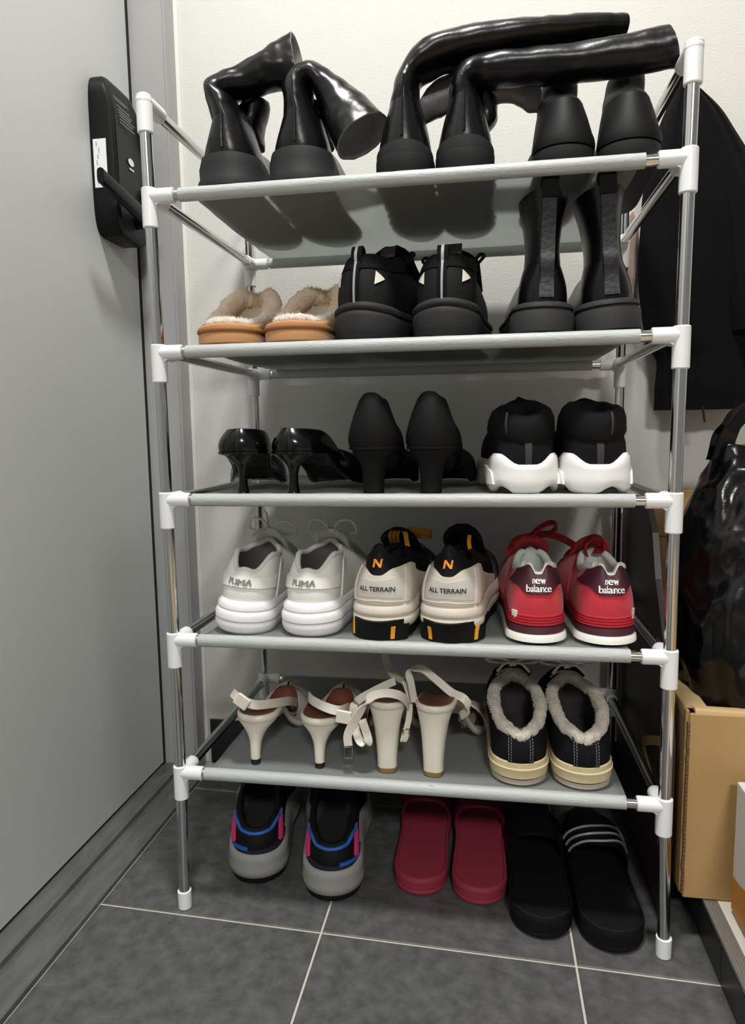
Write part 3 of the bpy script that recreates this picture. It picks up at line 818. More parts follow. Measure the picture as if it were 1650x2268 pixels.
# ---- slides
m_cr = M('crimson_foam', (104,8,54), .6, bump=(500,.15)); m_crs = M('crimson_side', (146,46,64), .62, bump=(260,.35))
m_bs = M('black_foam', (6,6,7), .55, spec=.2, bump=(400,.12)); m_bss = M('black_foam_side', (16,16,17), .6, spec=.2, bump=(300,.12)); m_sl = M('silver_stripe', (150,152,155), .4)
def slide(loc, yaw, label, black, stripes=False, group=None):
    t = thing('slide_sandal', label, 'slide sandal', loc, yaw, 0, group)
    ft = Foot(.268, .0365 if not black else .0385, .035 if not black else .037, .0395 if not black else .041, tr=.34)
    ma, mb = (m_bss, m_bs) if black else (m_crs, m_cr)
    h = .030 if black else .026
    lv = [(-.005, tz(0,.008)), (-.001, tz(.002,.008)), (.0005, tz(.006,.008)), (-.0006, tz(.0085,.008)), (.0007, tz(.011,.008)), (-.0004, tz(.0145,.008)), (.001, tz(.018,.008)), (.0012, tz(h-.004,.008)), (0.0, tz(h,.008)), (-.0022, tz(h+.0006,.008)), (-.0036, tz(h-.0012,.008))]
    sole('sole', ft, lv, ma, t, 50)
    sole('footbed', ft, [(-.0034, tz(h-.004,.008)), (-.0036, tz(h-.0010,.008)), (-.008, lambda q, a: tz(h-.0025,.008)(q)-.002*sm(1-q)), (-.018, lambda q, a: tz(h-.004,.008)(q)-.002*sm(1-q))], mb, t, 80)
    # strap arching over the forefoot
    y0, y1 = (.118, .205) if black else (.135, .215)
    rings_o = []; n = 26
    rows = 14
    V = []; F = []
    for side_, dd in ((0, 0.0), (1, -.0045)):
        for i in range(rows+1):
            f = i/rows; y = y0+(y1-y0)*f
            tt = y/ft.L; aa = math.acos(1-2*min(.999, tt))/pi
            xw = abs(ft.p(aa)[0])+.0025+dd; hh = h+.046-.014*f+dd
            for j in range(n+1):
                q = pi*j/n; c, s_ = cos(q), sin(q)
                yy = y-(.022*(1-abs(c))**1.2*0 )+(.018*abs(c)**2*(1-2*f))*.6-.010*s_*(1-f)
                V.append((xw*(abs(c)**.75)*(1 if c >= 0 else -1), yy, .012+(hh-.012)*(abs(s_)**.62)))
    m_ = n+1; k1 = (rows+1)*m_
    for i in range(rows):
        for j in range(n):
            a_ = i*m_+j; F.append((a_, a_+1, a_+1+m_, a_+m_)); a2 = a_+k1; F.append((a2, a2+m_, a2+1+m_, a2+1))
    for j in range(n):
        F.append((j, j+k1, j+1+k1, j+1)); e = rows*m_+j; F.append((e, e+1, e+1+k1, e+k1))
    st = mesh('strap', V, F, mb, t, True, 60)
    if stripes:
        for q_ in range(3):
            pts = []
            for j in range(3, n-2):
                f = .10+.25*q_+.10*sin(j/n*pi*2.2+.4); f = min(.95, max(.03, f)); i = f*rows; i0 = int(i); g = i-i0
                p = Vector(V[i0*m_+j])*(1-g)+Vector(V[(i0+1)*m_+j])*g
                pts.append(p+Vector((p.x*.015, -.0006, .0012)))
            b = B(); b.tube(pts, .0017, 6, smooth=2); b.build('stripe', m_sl, st)
    return t
slide((.306,.062,0.0005), 1, 'crimson foam slide on the floor, the one beside the grey soled trainer', False, group='crimson slides')
slide((.386,.054,0.0005), 0, 'crimson foam slide on the floor, the one beside the black slides', False, group='crimson slides')
slide((.4655,.004,0.0005), 1, 'plain black slide on the floor beside the crimson slides', True, False, group='black slides')
slide((.549,-.008,0.0005), 1, 'black slide with pale wavy stripes on the strap, by the rack foot', True, True, group='black slides')

# ---- heeled shoes
def arch(h, toe=.006, s0=.20, s1=.66):
    return lambda q, a=0: toe+(h-toe)*(1-sm((q-s0)/(s1-s0))) if q > s0 else h
def heel_mesh(name, m, parent, secs, sharp=50, n=28):
    """secs: (z, yc, half width x, half depth y, exponent)"""
    R = []
    for q in nspline(secs, 5):
        z, yc, hx, hy, ex = q
        R.append([(hx*(abs(cos(f))**ex)*(1 if cos(f) >= 0 else -1), yc+hy*(abs(sin(f))**ex)*(1 if sin(f) >= 0 else -1), z) for f in [2*pi*i/n for i in range(n)]])
    return B().loft(R).build(name, m, parent, True, sharp)
def arched_sole(name, ft, zf, m, parent, th=.005, d=0.0):
    return sole(name, ft, [(d-.004, lambda q, a: zf(q)-th), (d, lambda q, a: zf(q)-th*.75), (d+.0003, lambda q, a: zf(q)-th*.2), (d-.002, lambda q, a: zf(q))], m, parent, 60)

# glossy black stiletto pumps
m_patent = M('black_patent', (6,6,7), .18, spec=.4)
m_dark = M('dark_insole_leather', (30,26,25), .6)
def stiletto(loc, yaw, label):
    t = thing('stiletto_pump', label, 'heeled pump', loc, yaw, 0, 'black stiletto pumps')
    ft = Foot(.218, .031, .026, .041, tr=.36, te=.62); zf = arch(.052, .008)
    arched_sole('sole', ft, zf, m_patent, t)
    heel_mesh('heel', m_patent, t, [(.0,.022,.0075,.0075,1),(.004,.022,.0066,.0068,1),(.018,.022,.0052,.0060,1),(.032,.023,.0075,.0085,1),(.042,.025,.017,.016,.9),(.050,.030,.028,.026,.9),(.0515,.031,.029,.028,.9)])
    U = Upper(ft, lambda q: zf(q), .001, .58, (.078,.070,.028), lambda q: zf(min(1,(.078-.070*cos(pi*q))/.218))+ltbl([(0,.027),(.2,.026),(.6,.020),(.85,.030),(1,.038)], q), [(0,.050),(.4,.044),(.8,.030),(1,.012)], .0035, (.5,.95))
    U.mesh('upper', m_patent, t)
    U.lining('lining', m_dark, t, lambda q: zf(max(0,min(1,q)))+.001, .0008, .002)
    return t
stiletto((.098,-.002,SH[3]), 10, 'black patent stiletto pump, leftmost on the middle shelf')
stiletto((.154,-.002,SH[3]), -14, 'black patent stiletto pump angled outward, second on the middle shelf')

# black suede heels with tall back
m_suede = M('black_suede', (11,11,12), .7, spec=.2, bump=(900,.15))
def tall_heel(loc, yaw, label):
    t = thing('high_back_heel', label, 'heeled pump', loc, yaw, 0, 'black high backed heels')
    ft = Foot(.225, .031, .027, .035, tr=.34, te=.6); zf = arch(.056, .009)
    arched_sole('sole', ft, zf, m_suede, t)
    heel_mesh('heel', m_suede, t, [(.0,.024,.0125,.013,.8),(.012,.024,.0125,.013,.8),(.034,.025,.0155,.016,.85),(.046,.027,.024,.023,.9),(.0545,.030,.029,.028,.9)])
    zt = lambda q: tbl([(0,.1190),(.20,.111),(.45,.082),(.7,.062),(.88,.054),(1,.056)], q)
    U = Upper(ft, lambda q: zf(q), .0005, .56, (.066,.054,.0225), zt, [(0,.056),(.4,.048),(.8,.032),(1,.013)], .0060, (.50,.95), .62)
    U.mesh('upper', m_suede, t, 18)
    U.lining('lining', m_dark, t, lambda q: zf(max(0,min(1,q)))+.001, .0008, .002)
    return t
tall_heel((.257,-.001,SH[3]), -3, 'black suede heel with a tall rounded back, beside the patent stiletto')
tall_heel((.325,-.001,SH[3]), -7, 'black suede heel with a tall rounded back, beside the white soled sneaker')

# cream slingbacks with slim heels
m_cl = M('cream_leather', (222,216,202), .42, bump=(400,.08)); m_tip = M('black_heel_tip', (18,18,18), .6); m_insb = M('brown_insole', (126,76,56), .55)
m_steel = M('buckle_steel', (190,190,188), .2, 1.0); m_tan = M('tan_heel_tip', (140,108,60), .6); m_greyl = M('pewter_leather', (176,172,160), .35)
def slingback(loc, yaw, label, strap, buckle, bax):
    t = thing('slingback_heel', label, 'slingback heel', loc, yaw, 0, 'cream slingback heels')
    ft = Foot(.222, .0275, .024, .039, tr=.40, te=.72); zf = arch(.067, .008, .20, .62)
    arched_sole('sole', ft, zf, m_cl, t, .0115)
    sole('insole', ft, [(-.0025, lambda q, a: zf(q)-.001), (-.003, lambda q, a: zf(q)+.0008)], m_insb, t)
    heel_mesh('heel', m_cl, t, [(.006,.0105,.0063,.0065,.9),(.016,.011,.0066,.0072,.9),(.030,.014,.0082,.0095,.9),(.042,.019,.0135,.0150,.9),(.052,.024,.0225,.0215,.9),(.0565,.0265,.0262,.0255,.92)])
    heel_mesh('heel_tip', m_tip, t, [(0,.0105,.0062,.0066,.9),(.0035,.0105,.0063,.0066,.9),(.0066,.0105,.0064,.0066,.9)])
    U = Upper(ft, lambda q: zf(q)-.004, .0, .70, (.088,.078,.030), lambda q: zf(min(1,(.088-.078*cos(pi*q))/.222))-.001+.040*sm((q-.50)/.38), [(0,.052),(.4,.046),(.8,.030),(1,.010)], .0035, (.5,.95))
    V = []; F = []
    for s in (-1, 1):
        U.patch('vamp', m_greyl, t, s*.36, s*1.0, .0, .985, .0, 40, 10)
    U.lining('lining', m_insb, t, lambda q: zf(max(0,min(1,q)))+.001, .0, .0016)
    inv = Matrix.Rotation(radians(-yaw), 3, 'Z'); L = lambda p: inv @ (Vector(p)-Vector(loc))
    b = B(); b.ribbon([L(p) for p in strap], .0115, .0022, (0,.25,1)); b.build('heel_strap', m_cl, t)
    c = L(buckle); b = B(); b.box(-.0095,.0095,-.002,.0025,-.0085,.0085,.0012)
    b.v = [tuple(c+Matrix.Rotation(radians(bax),3,'Y') @ Vector(v)) for v in b.v]
    b.build('buckle_cover', m_cl, t)
    return t
slingback((.096,.014,SH[5]), 0, 'cream slingback heel with its strap end sticking out, leftmost of the bottom shelf', [(.126,.118,.243),(.128,.075,.262),(.118,.036,.274),(.101,.012,.281),(.085,.006,.290),(.073,.010,.297)], (.088,.003,.288), 35)
slingback((.182,.015,SH[5]), 0, 'cream slingback heel, the one next to the block heel sandals', [(.157,.085,.262),(.163,.050,.281),(.174,.026,.285),(.194,.010,.284),(.211,.010,.280),(.219,.040,.272),(.214,.085,.252)], (.2185,.007,.273), 8)

# cream block heel sandals with long ankle straps
def block_sandal(loc, yaw, label, straps, buckles, tall):
    t = thing('block_heel_sandal', label, 'heeled sandal', loc, yaw, 0, 'cream block heel sandals')
    ft = Foot(.225, .0245, .026, .040, tr=.32, te=.55); h = .092; zf = arch(h, .008, .19, .66)
    arched_sole('sole', ft, zf, m_cl, t, .0105)
    sole('insole', ft, [(-.0025, lambda q, a: zf(q)-.001), (-.003, lambda q, a: zf(q)+.0008)], m_insb, t)
    heel_mesh('heel', m_cl, t, [(.0055,.0140,.0125,.0115,.75),(.02,.0140,.0128,.0120,.75),(.045,.0160,.0150,.0140,.78),(.065,.0190,.0180,.0170,.8),(.078,.0215,.0215,.0200,.85),(.0825,.0225,.0228,.0215,.88)])
    heel_mesh('heel_tip', m_tan, t, [(0,.014,.0120,.0113,.75),(.003,.014,.0124,.0115,.75),(.006,.014,.0125,.0116,.75)])
    # toe band
    V = []; F = []; n = 20
    for i in range(7):
        f = i/6; y = .150+.045*f; aa = math.acos(1-2*y/.225)/pi; xw = abs(ft.p(aa)[0])+.0015
        for j in range(n+1):
            q = pi*j/n; V.append((xw*cos(q), y-.012*sin(q), zf(y/.225)-.006+(.044-.012*f)*sin(q)**.7))
    for i in range(6):
        for j in range(n): a_ = i*(n+1)+j; F.append((a_, a_+1, a_+2+n, a_+1+n))
    o = mesh('toe_band', V, F, m_cl, t); md = o.modifiers.new('thickness', 'SOLIDIFY'); md.thickness = .0018
    inv = Matrix.Rotation(radians(-yaw), 3, 'Z'); L = lambda p: inv @ (Vector(p)-Vector(loc))
    for pts, wd, ax, mm in straps:
        b = B(); b.ribbon([L(p) for p in pts], wd, .0020, ax, 8); b.build('ankle_strap', mm, t)
    for p, s_ in buckles:
        c = L(p); b = B(); b.tube([c+Vector((s_*.9*x, 0, s_*1.3*z)) for x, z in ((-1,1),(-1,-1),(1,-1),(1,1),(-1,1))], .0009, 8); b.build('buckle', m_steel, t)
    return t
block_sandal((.2705,.016,SH[5]), 3, 'cream block heel sandal with crossed straps hanging down its side',
    [([(.296,.045,.272),(.2955,.028,.288),(.287,.012,.303),(.269,.006,.307),(.252,.005,.300),(.237,.006,.277),(.224,.007,.252),(.224,.007,.236)], .0105, [(0,.2,1),(0,.2,1),(0,.2,1),(.5,.1,.8),(.8,0,.5),(1,0,0)], m_cl),
     ([(.275,.070,.299),(.250,.046,.293),(.229,.028,.282),(.230,.018,.260),(.238,.012,.240),(.249,.010,.241),(.2405,.014,.268)], .010, [(0,.4,1),(0,.4,1),(.7,.4,.3),(1,.2,0),(1,.2,0),(1,.2,0)], m_cl),
     ([(.288,.062,.302),(.2965,.050,.285),(.2975,.035,.267),(.2945,.025,.252),(.2915,.020,.240),(.2965,.020,.250)], .0075, [(.3,.8,0),(.8,.5,0),(1,.3,0)], m_cl),
     ([(.288,.075,.296),(.272,.082,.302),(.262,.086,.317),(.2605,.086,.334)], .0105, [(1,.5,0),(1,.8,0)], m_greyl)],
    [((.224,.007,.227), .0055), ((.2955,.020,.251), .004)], True)
block_sandal((.3265,.013,SH[5]), -10, 'cream block heel sandal with its strap arching high over the heel',
    [([(.304,.040,.283),(.2985,.052,.303),(.295,.060,.313),(.300,.065,.3185),(.313,.065,.318),(.330,.060,.307),(.350,.052,.294),(.366,.046,.289),(.3725,.046,.276),(.362,.055,.262)], .0105, [(.3,.9,.2),(.3,.9,.2),(.1,.8,.6),(0,.5,.9),(0,.4,1)], m_cl),
     ([(.360,.075,.255),(.366,.105,.236),(.366,.130,.222),(.360,.150,.212)], .016, [(0,.6,1),(0,.6,1)], m_greyl)],
    [], False)

# ---- white soled black knit sneakers
m_isole = M('sculpted_white_foam', (232,231,230), .55, var=(40,.3,(214,212,208))); m_knit = M('black_knit', (11,11,12), .85, spec=.2, bump=(900,.5)); m_olv = M('olive_outsole', (44,44,34), .7)
m_seam = M('seam_grey', (44,44,46), .8)
def knit_sneaker(loc, yaw, roll, label, tilt):
    t = thing('knit_sneaker', label, 'sneaker', loc, yaw, roll, 'white soled black sneakers')
    ft = Foot(.250, .0385, .038, .041)
    wave = lambda k: (lambda q, a: tz(.0)(q)+k*(.5-.5*cos(a*26))*(1 if abs(a) < .5 else .6))
    sole('outsole', ft, [(-.010, tz(0)), (-.006, tz(.001)), (-.005, tz(.012))], m_olv, t)
    up = lambda base, k: (lambda q, a: tz(base)(q)+k*sm((abs(a)-.05)/.13)*(1-.8*sm((abs(a)-.25)/.2)))
    ln = lambda base: (lambda q, a: base+tz(0)(q)+.0075*max(0, sin(a*21+1.57+tilt)*-1)*(1-sm((abs(a)-.5)/.2)))
    o = sole('midsole', ft, [(-.006, ln(.0006)), (-.0005, ln(.0012)), (.0022, ln(.006)), (.0025, tz(.017)), (.0012, tz(.022)), (.0010, up(.027,.006)), (0, up(.031,.011)), (-.003, up(.0335,.0125)), (-.008, up(.033,.012))], m_isole, t, 60)
    U = Upper(ft, tz(.030), .005, .46, (.064,.052,.0320), [(0,.067),(.2,.071),(.5,.079),(.8,.086),(1,.092)], [(0,.092),(.3,.086),(.6,.062),(.88,.050),(1,.038)], .003, (.55,.95))
    U.mesh('upper', m_knit, t, fn=lambda a, v, p: .0016*nz(p, 60, 2+tilt)*(1 if v < .95 else 0))
    # sculpted pods on the sole corners
    Sb = Upper(ft, tz(.004), -.0015, .46, (.066,.085,.0405), [(0,.034),(1,.034)], [(0,.034),(1,.034)], .001, (.5,.5))
    for s in (-1, 1):
        Sb.patch('sole_pod', m_isole, o, s*.235-.050, s*.235+.050, lambda a: .20, lambda a: .92-.25*abs(abs(a)-.235)/.05, .0032, 10, 6)
    # folded thick cuff
    cb = B(); R = []
    for k, (d, z, bl) in enumerate(((.0,-.009,0),(.0050,-.0115,1),(.0080,-.006,1),(.0068,.008,1),(.0030,.0170,1),(-.004,.0215,0),(-.010,.019,0),(-.014,.006,0),(-.014,-.020,0))):
        r_ = []
        for j in range(60):
            a = U.ac*(-1+2*j/60); T = U.top(a); c = Vector((0,.066,T.z)); dn = T-c; dn.normalize()
            p = T+dn*d+Vector((0,0,z+.003*sin(a*5+tilt)*(z > 0))); p = p+dn*(.0016*nz(p, 55, 1.5+tilt)); r_.append(p)
        R.append(r_)
    cb.loft(R, False, True); cf = cb.build('cuff', m_knit, t, True, 70)
    U.patch('heel_seam', m_seam, t, -.018, .018, .05, .95, .0016, 4, 8)
    q = U.top(-.10 if tilt < 1 else .05); dn = Vector((q.x, q.y-.066, 0)).normalized()
    b = B(); b.ribbon([q+dn*.0058+Vector((0,0,-.006)), q+dn*.0090+Vector((0,0,.004)), q+dn*.0088+Vector((0,0,.014)), q+dn*.0055+Vector((0,0,.022))], .0022, .0012, (1,0,0)); b.build('cuff_seam', m_seam, cf)
    return t
knit_sneaker((.4405,-.001,SH[3]), 6, 0, 'black knit sneaker with white sole, toe showing past the tall heels', .2)
knit_sneaker((.5190,-.001,SH[3]), 2, 0, 'black knit sneaker with white sole, last on the middle shelf', 1.7)

# ---- tan fleece slippers
m_tans = M('tan_suede', (176,128,80), .8, bump=(700,.2), sheen=.2); m_tanb = M('tan_binding', (150,98,52), .7); m_bf = M('beige_fleece', (254,240,220), .95, sheen=.2, transl=.45); m_wf = M('white_fleece', (252,248,240), .95, sheen=.2, transl=.45)
def slipper(loc, yaw, label, seed):
    t = thing('slipper', label, 'slipper', loc, yaw, 0, 'tan fleece slippers')
    ft = Foot(.248, .0395, .039, .0415)
    sole('sole', ft, [(-.004, tz(0)), (0, tz(.003)), (.0005, tz(.013)), (-.001, tz(.0155))], m_tans, t, 50)
    sole('binding', ft, [(-.003, tz(.014)), (.0015, tz(.0165)), (.0018, tz(.019)), (0, tz(.0225)), (-.006, tz(.0235))], m_tanb, t, 60)
    U = Upper(ft, tz(.020), .001, .64, (.094,.086,.036), lambda q: .0275+.012*sm((q-.25)/.2)+.042*sm((q-.42)/.40), [(0,.082),(.35,.074),(.75,.058),(1,.030)], .004, (.6,.95))
    U.mesh('upper', m_tans, t)
    U.lining('lining', m_bf, t, .022, .002, .006)
    jit = lambda p: Vector((nz(p,150,seed), nz(p,150,seed+3), nz(p,150,seed+6)))*.0035
    U.rim('heel_fleece', m_wf, t, .0052, -.34, .34, .002, .0005, 50, jit, 10)
    U.rim('fleece_rim', m_bf, t, lambda f: .0055+.0065*sin(pi*f)**.6 , .28, .66, .002, .001, 40, jit, 12)
    U.rim('fleece_rim', m_bf, t, lambda f: .0055+.0065*sin(pi*f)**.6 , -.66, -.28, .002, .001, 40, jit, 12)
    smp = []
    for i in range(6000):
        a = random.choice((-1,1))*random.uniform(.26,.66); T = U.top(a); d = Vector((0,.094,T.z))-T; d.normalize(); f = random.uniform(-.8, pi+.9)
        rr = .0052+.0065*max(0, sin(pi*(abs(a)-.28)/.38))**.6
        nn = d*-cos(f)+Vector((0,0,1))*sin(f); smp.append((T+d*.002+nn*rr, nn))
    fur('fleece_fibres', m_bf, t, smp, .0062, .0005)
    smp = []
    for i in range(2200):
        a = random.uniform(-.33,.33); T = U.top(a); d = Vector((0,.094,T.z))-T; d.normalize(); f = random.uniform(-.3, pi)
        nn = d*-cos(f)+Vector((0,0,1))*sin(f); smp.append((T+d*.002+nn*.005, nn))
    fur('heel_fibres', m_wf, t, smp, .004, .0005)
    fb = B(); fb.loft([[(x, y, tz(.0225)(y/.25)) for x, y in [ft.p(a, -.006) for a in AS]], [(x, y, tz(.026)(y/.25)) for x, y in [ft.p(a, -.009) for a in AS]]]); fb.build('insole', m_bf, t)
    return t
slipper((.080,.000,SH[2]), 3, 'tan fleece slipper nearest the grey door', 2.2)
slipper((.162,.000,SH[2]), -3, 'tan fleece slipper beside the black hiking trainer', 5.5)

# ---- black hiking trainers with white triangles
m_ht = M('black_softshell', (20,20,21), .7, spec=.2, bump=(600,.3)); m_htd = M('black_collar_mesh', (8,8,9), .9, spec=.2, bump=(900,.4)); m_hs = M('charcoal_rubber', (44,44,45), .65, spec=.2, bump=(400,.1)); m_tri = M('reflective_white', (214,212,200), .5)
m_tape = M('grey_tape', (150,150,150), .5); m_lbl = M('grey_label', (60,60,60), .8)
def hiker(loc, yaw, roll, label, high, pitch=0):
    t = thing('hiking_trainer', label, 'hiking trainer', loc, yaw, roll, 'black hiking trainers', pitch)
    ft = Foot(.262, .039, .038, .041)
    bump_ = lambda base, k: (lambda q, a: tz(base)(q)+k*(1-sm(abs(a)/.3)))
    sole('sole', ft, [(-.006, tz(0)), (-.001, tz(.003)), (.0005, tz(.013)), (.0015, bump_(.022,.006)), (.0004, bump_(.0265,.007)), (-.002, bump_(.028,.007)), (.0012, bump_(.030,.007)), (.0014, bump_(.034,.006)), (-.002, bump_(.038,.006)), (-.007, bump_(.038,.004))], m_hs, t, 55)
    hh = .090 if not high else .094
    U = Upper(ft, tz(.036), .0055, .46, (.066,.052,.029), [(0,hh),(.15,hh+.001),(.4,hh),(.7,hh+.010),(1,hh+.018)], [(0,hh+.018),(.3,.092),(.6,.068),(.88,.056),(1,.044)], .004, (.6,.95))
    U.mesh('upper', m_ht, t)
    U.patch('collar_band', m_htd, t, -.44, .44, lambda a: .74-.06*abs(a), .99, .0022, 40, 6)
    for s in (-1, 1):
        # reflective triangle
        V = []; F = []
        for i in range(9):
            f = i/8
            for j in (0, 1):
                a = s*(.105+.052*f); v = .52-.0*f+(j*2-1)*.15*(1-f)**.85*.9+.02*(1-f) ; V.append(U.P(a, v)+U.N(a, v)*.0026)
        for i in range(8): A_ = i*2; F.append((A_, A_+1, A_+3, A_+2))
        mesh('triangle', V, F, m_tri, t, False)
        U.patch('heel_panel', m_ht, t, s*.03, s*.185, .06, .72, .0013, 12, 8)
        T = U.top(s*.33); o = Vector((s*.006, 0, 0))
        b = B(); b.tube([T+Vector((s*.001,-.004,-.010)), T+Vector((s*.010,-.005,.000)), T+Vector((s*.016,-.002,.008)), T+Vector((s*.010,.002,.011)), T+Vector((s*.001,.002,-.002))], .0021, 8, smooth=6); b.build('side_loop', m_htd, t)
    bk = U.patch('heel_tape', m_htd, t, -.022, .022, .02, .99, .0030, 4, 12)
    U.patch('tape_stripe', m_tape, bk, -.0055, .0055, .02, .99, .0040, 2, 14)
    T = U.top(0)
    b = B(); b.ribbon([T+Vector((0,-.003,-.010)), T+Vector((0,-.004,.004)), T+Vector((0,.000,.013)), T+Vector((0,.007,.009)), T+Vector((0,.008,-.004))], .013, .0025, (1,0,0)); b.build('pull_loop', m_htd, t)
    b = B(); b.ribbon([T+Vector((0,-.0055,-.010)), T+Vector((0,-.0062,.004)), T+Vector((0,-.0012,.0145))], .0034, .0010, (1,0,0)); b.build('tape_stripe', m_tape, t)
    U.lining('lining', m_htd, t, .046, .005, .010)
    U.rim('collar', m_htd, t, .0058, inw=.005)
    tongue(t, m_htd, [(.175,.088),(.150,.104),(.128,.116),(.114,.128 if high else .118)], .054, .010, .014)
    b = B(); b.box(-.010,.010,-.0008,.0008,-.008,.008)
    b.v = [tuple(Vector((0,.105,.121))+Matrix.Rotation(radians(-28),3,'X') @ Vector(v)) for v in b.v]; b.build('tongue_label', m_lbl, t)
    lace_bars(U, t, m_htd, .135, .195, 4, .025, .006, .002)
    return t
hiker((.2405,.004,SH[2]), -15, 0, 'black hiking trainer turned to show its side, next to a tan slipper', True)
hiker((.3420,.002,SH[2]), -5, 0, 'black hiking trainer with its heel stripe centred, next to the pull on boots', False)

# ---- boots
m_inleather = M('grey_boot_lining', (122,121,119), .45, bump=(300,.2)); m_dleather = M('matte_black_leather', (9,9,10), .6, spec=.2, bump=(500,.08))
m_gore = M('black_elastic', (12,12,13), .85, spec=.2, bump=(800,.5), stretch=(1,8,1))
def boot_foot(t, ft, lv, zb, U, m_up, m_sole, lug=True, welt=True):
    so = sole('sole', ft, lv, m_sole, t, 50)
    if lug:
        for s in (-1, 1):
            for i in range(9):
                a = .22+.075*i; x, y = ft.p(s*a, -.002)
                B().box(x-.004, x+.004, y-.006, y+.006, -.0002, .006, .001).build('lug', m_sole, so, False)
    U.mesh('upper', m_up, t)
    return so
def back_seam(t, m, pts, r=.0016):
    b = B(); b.tube(pts, r, 8, smooth=5); b.build('back_seam', m, t)

def tall_boot(loc, label, st, ends, hw, sole_h, wrk, flaps, dome, group, seampts, yaw=0):
    t = thing('tall_boot', label, 'tall boot', loc, yaw, 0, group)
    ft = Foot(.262, hw, hw*.97, hw*1.06)
    if not dome:
        lv = [(-.002, tz(0)), (.002, tz(.003)), (.002, tz(.012)), (-.0005, tz(.016)), (.0, tz(.028)), (-.003, lambda q, a: tz(.0405)(q)-.012*sm((q-.2)/.2)), (-.008, lambda q, a: tz(.042)(q)-.012*sm((q-.2)/.2))]
        zb = lambda q: tz(.040)(q)-.012*sm((q-.2)/.2); ins = .007
    else:
        lv = [(-.003, tz(0)), (0, tz(.003)), (.0, tz(.022)), (-.003, tz(.024))]
        zb = tz(.022); ins = .003
    w0 = .0195 if dome else .0225
    U = Upper(ft, zb, ins, .44, (.052,.044,w0), [(0,.084),(1,.084)], [(0,.084),(.3,.077),(.6,.062),(.88,.052),(1,.034)], .002, (.26,.95))
    boot_foot(t, ft, lv, zb, U, m_leather, m_rubber)
    if dome:
        U.patch('heel_counter', m_rubber, t, -.26, .26, .0, lambda a: .34-.30*(abs(a)/.26)**2.2, .0022, 28, 6)
    S = [((0,.052,.0840),(w0,0,0),(0,.044,0))]+st
    shaft('shaft', m_leather, t, S, 7, 44, wrk, 38, loc[0]*40, True, m_in=m_inleather)
    for f, w_ in flaps: shaft('shaft_fold', m_inleather if w_ else m_leather, t, f, 6, 28, .003, 45, loc[0]*20+3, False, cap0=True)
    SS = nspline([tuple(c)+tuple(u)+tuple(v) for c, u, v in S], 7)
    back_seam(t, m_leather, [U.P(0, v)+U.N(0, v)*.0004 for v in (.22 if not dome else .42, .5, .7, .88)]+[Vector(q[:3])-Vector(q[6:9]) for q in SS[1:15:3]])
    return t
# left pair: chunky soles, shafts folded over to the right
tall_boot((.086,.004,SH[1]), 'tall black boot at the left end, shaft folded up and to the right',
    [((-.005,.052,.098),(.0205,0,0),(0,.044,0)), ((-.011,.050,.113),(.0185,0,-.002),(0,.042,0)), ((-.014,.048,.123),(.0145,0,-.009),(0,.036,0)),
     ((-.003,.048,.1305),(.007,0,-.0135),(0,.028,0)), ((.022,.052,.1390),(.007,0,-.0165),(0,.025,0)), ((.048,.055,.1480),(.007,0,-.0225),(0,.024,0)), ((.068,.056,.1525),(.006,0,-.029),(0,.023,0)), ((.082,.056,.1545),(.006,0,-.0345),(.002,.021,0))],
    None, .0395, .042, .0022, [([((.012,.070,.112),(.012,0,.004),(0,.022,0)),((.022,.078,.122),(.016,0,0),(0,.022,0)),((.016,.082,.100),(.013,0,-.004),(0,.022,0)),((.012,.088,.078),(.014,0,-.002),(0,.024,0))], False)], False, 'black tall boots at the left',
    [(-.002,-.000,.046),(-.003,.0075,.075),(-.005,.008,.100),(-.010,.0075,.116)])
tall_boot((.174,.004,SH[1]), 'tall black boot whose shaft flops down onto the shelf, second from the door',
    [((-.003,.050,.100),(.0185,0,0),(0,.042,0)), ((-.004,.048,.117),(.0175,0,-.003),(0,.037,0)), ((.002,.046,.129),(.011,0,-.010),(0,.030,0)),
     ((.017,.046,.128),(-.001,0,-.0165),(0,.027,0)), ((.034,.046,.112),(-.012,0,-.018),(.002,.027,0)), ((.050,.043,.091),(-.018,0,-.020),(.004,.029,0)), ((.064,.039,.071),(-.024,0,-.022),(.005,.030,0)), ((.074,.035,.056),(-.028,-.004,-.022),(.006,.031,-.004))],
    None, .0395, .042, .0022, [([((.006,.068,.110),(.014,0,.0),(0,.020,0)),((.016,.076,.095),(.012,0,0),(0,.022,0)),((.014,.086,.070),(.014,0,0),(0,.024,0))], False)], False, 'black tall boots at the left',
    [(-.002,0.0,.046),(-.002,.007,.075),(-.004,.007,.100),(-.0045,.008,.118)])
